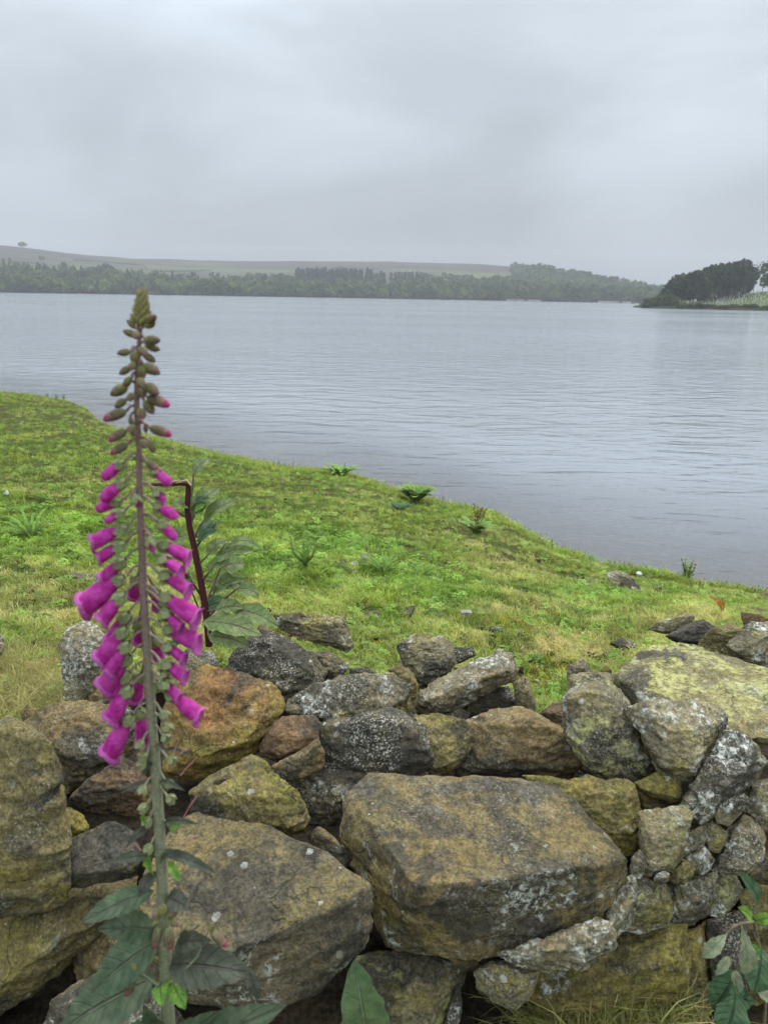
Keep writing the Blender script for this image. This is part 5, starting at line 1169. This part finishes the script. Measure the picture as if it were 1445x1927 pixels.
# ------------------------------------------------------------------ the broken foxglove behind the wall
def build_broken():
    rng_b = random.Random(8)
    Y = 2.02
    def B(px, py, dy=0.0): return at_y(px, py, Y + dy)
    def pm(py): return (B(301, py) - B(300, py)).length
    foot = B(394, 1215)
    root = empty('broken_foxglove', foot)
    tag(root, 'foxglove with a snapped purple stalk bent over and drooping leaves behind the flower spike', 'plant')
    k = pm(1050)
    tube_obj('stem', root, M_stem2, [tube([foot, B(390, 1165), B(383, 1120), B(376, 1080), B(366, 1030), B(357, 990), B(353, 960), B(355, 914)], [7.0 * k, 6.9 * k, 6.6 * k, 6.4 * k, 6.0 * k, 5.6 * k, 5.4 * k, 4.8 * k], 10)])
    tube_obj('broken_stalk', root, M_stem2, [tube([B(357, 911, -.005), B(340, 910, -.01), B(310, 912, -.02), B(284, 911, -.03)], [4.6 * k, 4.2 * k, 3.6 * k, 2.6 * k], 8)])
    tube_obj('splintered_fibre', root, M_straw, [tube([B(360, 914, -.02), B(352, 904, -.02), B(330, 909, -.02)], [1.5 * k, 3 * k, 1.0 * k], 6), tube([B(338, 904, -.02), B(315, 909, -.025), B(308, 914, -.025)], [1.4 * k, 1.6 * k, .6 * k], 5), tube([B(318, 900), B(322, 880), B(331, 858)], [.6 * k, .6 * k, .4 * k], 4), tube([B(190, 922, .1), B(215, 917, .1), B(238, 915, .1)], [.8 * k, 1.2 * k, .8 * k], 5)])
    tube_obj('side_stalk', root, M_stem2, [tube([B(362, 1000), B(352, 975), B(330, 960)], [2.2 * k, 1.8 * k, 1.4 * k], 6), tube([B(378, 1120), B(362, 1095), B(345, 1075), B(350, 1040)], [2.2 * k, 2 * k, 2 * k, 3 * k], 6), tube([B(376, 1150), B(360, 1110), B(348, 1080)], [1.6 * k, 1.5 * k, 1.2 * k], 6)])
    def L(mat, pet, bx, by, tx, ty, w, dy0=0.0, dy1=0.0, **kk):
        leaf_obj('leaf', root, mat, B(bx, by, dy0), B(tx, ty, dy1), w * 1.05 * k, pet=[B(a, b) for a, b in pet] if pet else None, petr=1.7 * k, seed=int(tx + ty), **kk)
    L(M_oleaf, [(361, 935), (364, 905)], 364, 893, 394, 859, 26, 0, .03, curl=.1)
    L(M_oleaf, [(357, 962)], 356, 955, 320, 946, 26, 0, -.04)
    L(M_oleaf, [(362, 985)], 362, 968, 414, 918, 40, 0, .05)
    L(M_oleaf, [(368, 1010), (376, 990)], 384, 980, 450, 940, 30, 0, .02, fold=.4)
    L(M_oleaf, [(370, 1010)], 374, 1008, 416, 984, 34, .03, .04)
    L(M_dkgreen, [(375, 1015)], 372, 1018, 410, 998, 22, -.02, -.03)
    L(M_oleaf, [(384, 1090), (400, 1068)], 402, 1062, 478, 1034, 34, 0, -.03, sag=.2)
    L(M_oleaf, [(400, 1068)], 428, 1030, 492, 1032, 20, -.02, -.02, sag=.35)
    L(M_oleaf, [(388, 1135), (405, 1095)], 414, 1070, 462, 1060, 46, .02, .05)
    L(M_oleaf, [(386, 1090)], 396, 1094, 468, 1108, 40, .03, .03, sag=.18)
    L(M_oleaf, [(395, 1160), (425, 1125)], 446, 1108, 488, 1122, 30, -.01, -.02, sag=.25)
    L(M_oleaf, [(392, 1165), (420, 1150)], 440, 1147, 522, 1178, 40, -.02, -.05, sag=.16)
    L(M_oleaf, [(390, 1170)], 382, 1170, 494, 1196, 44, -.06, -.10, sag=.12, wavy=.12)
    L(M_oleaf, [(392, 1180)], 392, 1196, 470, 1216, 40, -.08, -.10)
    L(M_oleaf, None, 352, 1008, 322, 1022, 46, .05, .05)
    L(M_dkgreen, None, 375, 1150, 440, 1132, 36, .05, .06)
    L(M_dkgreen, None, 350, 1180, 330, 1215, 30, -.02, -.04)
    for i, (bx, by, tx, ty, w) in enumerate([(370, 1030, 405, 975, 24), (376, 1060, 428, 1010, 26), (380, 1090, 430, 1045, 24), (360, 985, 384, 930, 22), (384, 1130, 452, 1085, 28), (352, 1060, 330, 1020, 22), (366, 1110, 338, 1080, 22), (388, 1150, 460, 1140, 30), (362, 1150, 330, 1130, 24)]):
        L(M_oleaf if i % 3 else M_dkgreen, [(bx, by)], bx + (tx - bx) * .25, by + (ty - by) * .25, tx, ty, w, rng_b.uniform(-.04, .05), rng_b.uniform(-.06, .06), curl=.15, fold=.35, wavy=.1)
    L(M_gleaf, None, 366, 962, 388, 950, 14, -.02, -.02)
    L(M_oleaf, None, 330, 965, 312, 985, 26, .04, .04)
build_broken()

# ------------------------------------------------------------------ plants at the wall foot
def build_wall_plants():
    Y = 1.18
    def B(px, py, dy=0.0): return at_y(px, py, Y + dy)
    k = (B(1401, 1780) - B(1400, 1780)).length
    foot = B(1432, 1990); foot.z = max(foot.z, 0.0) * 0
    root = empty('foxglove_seedling', foot)
    tag(root, 'leafy young plant with pale hanging leaves at the wall foot by the picture edge', 'plant')
    tube_obj('stem', root, M_woody, [tube([foot, B(1440, 1880, .03), B(1430, 1790, .03), B(1418, 1735, .02)], [4 * k, 3.5 * k, 3 * k, 3 * k], 7), tube([B(1418, 1735, .02), B(1395, 1738), B(1378, 1746), B(1368, 1756)], [2.6 * k, 3.2 * k, 3.2 * k, 2.4 * k], 7), tube([B(1416, 1752, .0), B(1424, 1772), B(1431, 1790)], [2 * k, 1.8 * k, 1.5 * k], 6)])
    def L(mat, bx, by, tx, ty, w, dy0=0, dy1=-.02, **kk): leaf_obj('leaf', root, mat, B(bx, by, dy0), B(tx, ty, dy1), w * k, seed=int(bx * 3 + ty), **kk)
    L(M_dkgreen, 1416, 1714, 1388, 1640, 33, 0, -.04, peak=.5)
    L(M_gleaf, 1414, 1733, 1387, 1707, 24); L(M_gleaf, 1419, 1734, 1466, 1724, 20)
    L(M_under, 1368, 1756, 1320, 1802, 26, -.02, -.05, peak=.62); L(M_under, 1394, 1740, 1402, 1836, 34, -.03, -.06, peak=.62)
    L(M_under, 1372, 1800, 1345, 1836, 18); L(M_under, 1384, 1826, 1382, 1856, 20); L(M_under, 1392, 1840, 1390, 1870, 12)
    L(M_gleaf, 1398, 1758, 1402, 1784, 18, .02, .0); L(M_gleaf, 1406, 1790, 1432, 1782, 18); L(M_gleaf, 1405, 1795, 1430, 1806, 14)
    L(M_dkgreen, 1432, 1784, 1416, 1870, 54, 0, -.05, peak=.5); L(M_dkgreen, 1388, 1825, 1340, 1900, 62, .02, -.01, peak=.5); L(M_dkgreen, 1384, 1872, 1358, 1960, 62, -.02, -.06)
    L(M_dkgreen, 1378, 1880, 1420, 1885, 36, .02, 0); L(M_dkgreen, 1440, 1850, 1470, 1900, 40); L(M_under, 1425, 1868, 1460, 1885, 22, -.03, -.04)
    tube_obj('stem_bud', root, M_gleaf, [tube([B(1414, 1722), B(1420, 1730), B(1426, 1738)], [2 * k, 3.5 * k, 1 * k], 6)])
    Y2 = 1.0
    f2 = Vector((at_y(700, 2000, Y2).x, Y2, 0.0)); r2 = empty('low_foxglove', f2)
    tag(r2, 'single broad crinkled leaf standing at the wall foot below the two great slabs', 'plant')
    p = at_y(690, 1950, Y2); k2 = (at_y(701, 1880, Y2) - at_y(700, 1880, Y2)).length
    leaf_obj('leaf', r2, M_dock2, p, at_y(666, 1806, Y2 - .01), 88 * k2, pet=[f2, (f2 + p) / 2 + Vector((0, .02, 0))], petr=.004, fold=.3, peak=.42, round_=.65, seed=3)
build_wall_plants()

# ------------------------------------------------------------------ weeds on the bank
def weed(px, py, hpx, n, label, name='dock_plant', mat=None, wr=0.46, spread=1.0, cat='plant', spike=0, upright=0.6, seed=1, tall=0):
    g = on_bank(px, py); Y = g.y; k = (at_y(px + 1, py, Y) - at_y(px, py, Y)).length; H = hpx * k; rng = random.Random(seed + int(px))
    root = empty(name, g); tag(root, label, cat)
    if tall:
        tb = []
        for j in range(tall):
            a = j * 2.1 + rng.random(); top = g + Vector((math.cos(a) * H * .22, math.sin(a) * H * .22, H * rng.uniform(.7, 1.0))); tb.append(tube([g, (g + top) / 2 + Vector((0, 0, H * .05)), top], [.003, .0025, .0012], 5))
            for i in range(n):
                t = 0.15 + 0.85 * i / n; p = g.lerp(top, t); b = i * 2.4 + j; L_ = H * (0.36 - 0.2 * t) * rng.uniform(.8, 1.2)
                leaf_obj('leaf', root, mat or M_dock, p, p + Vector((math.cos(b) * L_, math.sin(b) * L_, L_ * rng.uniform(-.1, .7))), L_ * wr, up=(0, 0, 1), sag=.15, n=7, m=5, seed=i)
        tube_obj('stem', root, mat or M_dock, tb)
    for i in range(0 if tall else int(n * 1.6)):
        a = i * 2.4 + rng.uniform(-.4, .4); up = rng.uniform(0.35, 1.0) * upright + 0.15; r = spread * H * rng.uniform(0.4, 0.9)
        tip = g + Vector((math.cos(a) * r, math.sin(a) * r, H * up)); base = g + Vector((math.cos(a) * r * .15, math.sin(a) * r * .15, H * up * .18))
        leaf_obj('leaf', root, mat or M_dock, base, tip, (tip - base).length * wr * rng.uniform(.8, 1.3), up=(0, 0, 1) if up < .8 else (math.cos(a), math.sin(a), .6), sag=.14, n=8, m=5, seed=i, pet=[g + Vector((0, 0, -.01))], petr=0.002)
    if spike:
        tb = []
        for i in range(spike):
            a = rng.random() * 6.28; top = g + Vector((math.cos(a) * H * .3, math.sin(a) * H * .3, H * rng.uniform(.8, 1.1))); tb.append(tube([g, (g + top) / 2, top], [.0025, .002, .001], 5))
            for j in range(14):
                t = rng.uniform(.4, 1); c = g.lerp(top, t); tb.append(tube([c, c + Vector((rng.uniform(-1, 1), rng.uniform(-1, 1), .6)) * H * .05, c + Vector((rng.uniform(-1, 1), rng.uniform(-1, 1), .9)) * H * .08], [.002, .004, .001], 4))
        tube_obj('seed_spike', root, M_dockseed, tb)
    return root
M_dockseed = plain('dock_seed', (0.17, 0.075, 0.040), .8, 40)
weed(783, 948, 50, 20, 'bushy dock plant with crinkled green leaves at the bank lip', seed=2)
weed(752, 968, 32, 10, 'low dark-leaved weed just below the bushy dock', mat=M_dkgreen, spread=1.2, upright=.4, seed=3)
weed(895, 1014, 60, 14, 'dock with brown seed spikes and spreading leaves on the bank', spike=4, upright=.35, spread=.8, seed=4)
weed(640, 896, 26, 22, 'wide clump of narrow green leaves at the bank lip', mat=M_gleaf, wr=.22, spread=2.0, upright=.7, seed=5)
weed(1291, 1096, 46, 14, 'upright leafy weed against the water near the pointed rock', mat=M_dock, spread=.4, upright=1.0, wr=.35, spike=2, seed=6, tall=5)
weed(1256, 1084, 30, 6, 'thin seeding weed beside the upright leafy one', mat=M_dock, spread=.4, upright=.9, spike=3, seed=7, tall=3)
weed(1105, 1052, 22, 8, 'small reddish dock at the lip of the bank', spike=3, spread=.5, seed=8)
weed(1160, 1064, 18, 5, 'tiny reddish seed-stalk weed beside the pointed rock', spike=2, spread=.5, seed=9)
weed(4, 733, 26, 10, 'leafy weed at the bank lip by the picture edge', mat=M_gleaf, spread=.5, upright=1, seed=10, tall=4)
weed(90, 748, 14, 9, 'first of three small nettles on the far bank lip', name='nettle', mat=M_dock, spread=.9, upright=.8, seed=11, tall=3)
weed(107, 750, 15, 9, 'middle of three small nettles on the far bank lip', name='nettle', mat=M_dock, spread=.9, upright=.8, seed=12, tall=3)
weed(121, 753, 15, 8, 'last of three small nettles, closest to the foxglove spike', name='nettle', mat=M_dock, spread=.8, upright=.9, seed=13, tall=3)
weed(60, 1010, 60, 20, 'spreading rosette of long pale grass leaves in the turf', name='leaf_rosette', mat=M_gleaf, wr=.08, spread=1.3, upright=.6, seed=14)
weed(575, 1085, 62, 14, 'upright tuft of broad ribbed plantain leaves in the clover', name='plantain', mat=M_gleaf, wr=.13, spread=.6, upright=.9, seed=15)
weed(720, 1095, 48, 14, 'ragged plantain with yellowing leaves beside the grey feather', name='plantain', mat=M_gleaf, wr=.10, spread=1.2, upright=.5, seed=16)
weed(795, 1100, 34, 12, 'plantain rosette next to the white feather', name='plantain', mat=M_gleaf, wr=.12, spread=1.2, upright=.5, seed=17)
weed(255, 870, 14, 10, 'small dark thistle rosette in the turf', name='thistle', mat=M_dkgreen, wr=.18, spread=1.2, upright=.35, seed=18)
weed(1105, 1105, 26, 9, 'yellowed rosette of strappy leaves in the turf by the pointed rock', name='leaf_rosette', mat=M_under, wr=.10, spread=1.0, upright=.5, seed=19)
weed(1240, 1115, 16, 10, 'dark flat thistle rosette on the slope past the pointed rock', name='thistle', mat=M_dkgreen, wr=.18, spread=1.5, upright=.3, seed=20)
weed(880, 1250, 14, 6, 'tiny dock seedling in the moss beside the leaning slab', mat=M_gleaf, spread=1, upright=.4, seed=21)
def build_seed_grass():
    rng = np.random.default_rng(9); V = []; F = []; o = 0; parts = []
    P, px, py, v = bank_scatter(420, rng, -60, 1440, 0.965, 1.0)
    for p, x in zip(P, px):
        clus = vnoise(np.array([[x / 45.0, 0.5, 0.2]]), 3)[0]
        if clus < 0.02: continue
        h = rng.uniform(0.03, 0.16) * (1.3 if x < 1000 else 0.6) * (0.6 + 0.6 * clus); a = rng.random() * 6.28; t = Vector(p) + Vector((math.cos(a) * h * .25, math.sin(a) * h * .25, h))
        parts.append(tube([Vector(p), Vector(p).lerp(t, .5) + Vector((0, 0, h * .05)), t, t + Vector((0, 0, .012)), t + Vector((0, 0, .03))], [.0014, .0012, .0010, .0042, .0008], 4))
    V, F = join(parts); me = mesh_np('seed_grass', V, F, plain('seed_stalk', (0.20, 0.13, 0.075), .8, 30))
    tag(obj('seed_grass', me), 'wispy brown seed-head stalks along the lip of the bank', 'grass', kind='stuff')
build_seed_grass()

# ------------------------------------------------------------------ litter in the turf
def feather_mat(name, a, b):
    m = MT(name); vv = m.attr('vv'); uu = m.attr('uu'); s = m.math('SINE', m.math('ADD', m.math('MULTIPLY', uu, 150.0), m.math('MULTIPLY', m.math('ABSOLUTE', vv), -20.0)))
    return m.pbr(m.mix(m.rng(s, -1, 1), a, b), .7)
M_f1 = feather_mat('grey_feather', (0.16, 0.14, 0.15), (0.24, 0.21, 0.22)); M_f2 = feather_mat('white_feather', (0.55, 0.55, 0.55), (0.75, 0.75, 0.74)); M_f3 = feather_mat('dark_feather', (0.04, 0.04, 0.045), (0.11, 0.11, 0.12))
def feather(px, py, tx, ty, w, mat, label, lift=0.02):
    a = on_bank(px, py) + Vector((0, 0, 0.012)); k = (at_y(px + 1, py, a.y) - at_y(px, py, a.y)).length
    t = at_y(tx, ty, a.y - 0.01); t.z = max(t.z, a.z + 0.004)
    root = empty('feather', a); tag(root, label, 'feather')
    leaf_obj('vane', root, mat, a, t, w * k, sag=.08, fold=.1, n=10, m=5, seed=2)
    tube_obj('quill', root, M_straw, [tube([a - (t - a) * .2, a, t.lerp(a, .2)], [.0012, .0012, .0005], 5)])
feather(698, 1074, 678, 1048, 18, M_f1, 'grey-brown feather standing tilted in the turf')
feather(660, 1078, 634, 1070, 12, M_f3, 'dark feather lying flat beside the grey-brown one')
feather(676, 1084, 658, 1076, 10, M_f2, 'pale wisp of feather between the dark and grey-brown ones')
feather(796, 1108, 778, 1100, 11, M_f2, 'white downy feather by the plantain')
feather(20, 945, 8, 935, 12, M_f2, 'white feather lying in the turf at the picture edge')
feather(1208, 1083, 1196, 1078, 8, M_f2, 'white feather on the bank past the pointed rock')
def build_litter():
    rng = np.random.default_rng(31); bm = bmesh.new()
    P, px, py, v = bank_scatter(240, rng, -40, 1480, 0.03, 0.9)
    for p in P:
        if fbm(np.array([[p[0], p[1], 0]]) * .8, 2, 71)[0] < -0.1: continue
        s = rng.uniform(0.006, 0.02); m = Matrix.Translation(Vector(p) + Vector((0, 0, 0.012))) @ Matrix.Rotation(rng.random() * 6, 4, 'Z') @ Matrix.Diagonal((s * rng.uniform(.8, 1.8), s, s * .7, 1))
        r = bmesh.ops.create_icosphere(bm, subdivisions=1, radius=1, matrix=m)
        for q in r['verts']: q.co += Vector(rng.normal(size=3)) * s * .18
    me = bpy.data.meshes.new('crumbs'); bm.to_mesh(me); bm.free(); me.materials.append(M_earth_shade)
    tag(obj('soil_crumbs', me), 'dark soil crumbs and droppings scattered in the turf', 'soil', kind='stuff')
    bm = bmesh.new()
    P, px, py, v = bank_scatter(45, rng, -40, 1480, 0.03, 0.95)
    for p in P:
        s = rng.uniform(0.005, 0.011); m = Matrix.Translation(Vector(p) + Vector((0, 0, 0.02))) @ Matrix.Rotation(rng.random() * 6, 4, 'Z') @ Matrix.Diagonal((s * 1.6, s, s * .5, 1))
        bmesh.ops.create_icosphere(bm, subdivisions=1, radius=1, matrix=m)
    me = bpy.data.meshes.new('flecks'); bm.to_mesh(me); bm.free(); me.materials.append(plain('fleck', (0.40, 0.37, 0.30), .7, 60))
    tag(obj('pale_flecks', me), 'pale flecks of petal and down sprinkled over the turf', 'litter', kind='stuff')
build_litter()
# pale pebble on the turf
M_peb = plain('pebble', (0.30, 0.27, 0.22), .8, 40)
o = finish_hull('pebble', [on_bank(876, 1176) + Vector((x * .03, y * .02, z * .016 + .012)) for x in (-1, 1) for y in (-1, 1) for z in (-.5, 1)], M_peb, 900, .004); tag(o, 'small pale pebble on the turf above the upright mossy stone', 'pebble')
o = finish_hull('pebble', [on_bank(932, 1202) + Vector((x * .03, y * .02, z * .016 + .012)) for x in (-1, 1) for y in (-1, 1) for z in (-.5, 1)], ROCK['dark'], 901, .004); tag(o, 'small dark pebble on the turf by the yellow moss', 'pebble')

# bared red soil beside the square-cornered slab and on the eroded bank
for px, py, rx, ry, lab in [(572, 1200, .15, .10, 'bare reddish soil beside the flat slab with a square corner'), (1385, 1160, .22, .16, 'bare reddish soil on the eroded turf above the mossy boulder')]:
    g = on_bank(px, py); xs = np.linspace(-1, 1, 24); X, Yg = np.meshgrid(xs, xs); rr_ = np.sqrt(X ** 2 + Yg ** 2)
    P = np.column_stack([(g.x + X * rx).ravel(), (g.y + Yg * ry).ravel(), (X * 0).ravel()])
    P[:, 2] = g.z - 0.13 * (P[:, 1] - g.y) + (0.045 * np.clip(1 - rr_ ** 2, -.8, 1)).ravel() + 0.010 * fbm(P * 16, 3, 5)
    ii = (np.arange(23)[None, :] + np.arange(23)[:, None] * 24).ravel()
    tag(obj('bare_soil', mesh_np('bare_soil', P - np.array(g), np.column_stack([ii, ii + 1, ii + 25, ii + 24]), M_redearth, True), None, g), lab, 'soil', kind='stuff')
M_dead = veined('dead_leaf', (0.42, 0.19, 0.03), (0.50, 0.26, 0.05), (0.4, 0.22, 0.06), (0.30, 0.12, 0.03))
g = on_bank(1350, 1182); r_ = empty('dead_leaf', g); tag(r_, 'curled orange dead dock leaf beside the olive wedge of stone', 'leaf')
leaf_obj('blade', r_, M_dead, g, g + Vector((-.07, .02, .10)), .05, sag=.3, fold=.5)
# ------------------------------------------------------------------ birds
def bird(loc, span, label, heading, wat=False):
    root = empty('bird', loc); root.rotation_euler = (0, 0, heading); tag(root, label, 'bird')
    Md = plain('plumage', (0.045, 0.042, 0.040), .7, 20)
    V, F, U = lathe([(-.32, .005), (-.25, .03), (-.1, .07), (.05, .085), (.16, .06), (.22, .05), (.28, .05), (.33, .02), (.40, .002)], 8)
    obj('body', mesh_np('body', V * span, F, Md, True), root)
    for s in (-1, 1):
        W = np.array([(.08, s * .05, .02), (-.06, s * .05, .02), (.12, s * .28, .10 if not wat else .03), (-.02, s * .28, .10 if not wat else .03), (-.02, s * .5, .03), (-.08, s * .47, .03), (.09, s * .05, .035), (-.05, s * .05, .03), (.12, s * .28, .11), (-.02, s * .28, .108)]) * span
        if wat: W[:, 1] *= .18; W[:, 2] += .03 * span
        obj('wing', mesh_np('wing', W, np.array([(0, 2, 3, 1), (2, 4, 5, 3), (6, 7, 9, 8)]), Md), root)
    return root
bird(at_d(630, 429, 140), 0.42, 'tiny dark bird in flight low over the moor skyline', 0.6)
bird(at_d(362, 365, 170), 0.34, 'fainter tiny bird in flight higher up over the moor', 1.9)
for k, (px, py) in enumerate([(783, 571), (776, 571), (822, 571)]):
    bird(at_z(px, py, WATER_Z) * 1.0 + Vector((0, 0, 0.12)), 0.9, ['dark waterbird afloat, middle of three specks off the far shore', 'dark waterbird afloat, first of three specks off the far shore', 'dark waterbird afloat apart from the other two specks'][k], 1.2 * k, True)
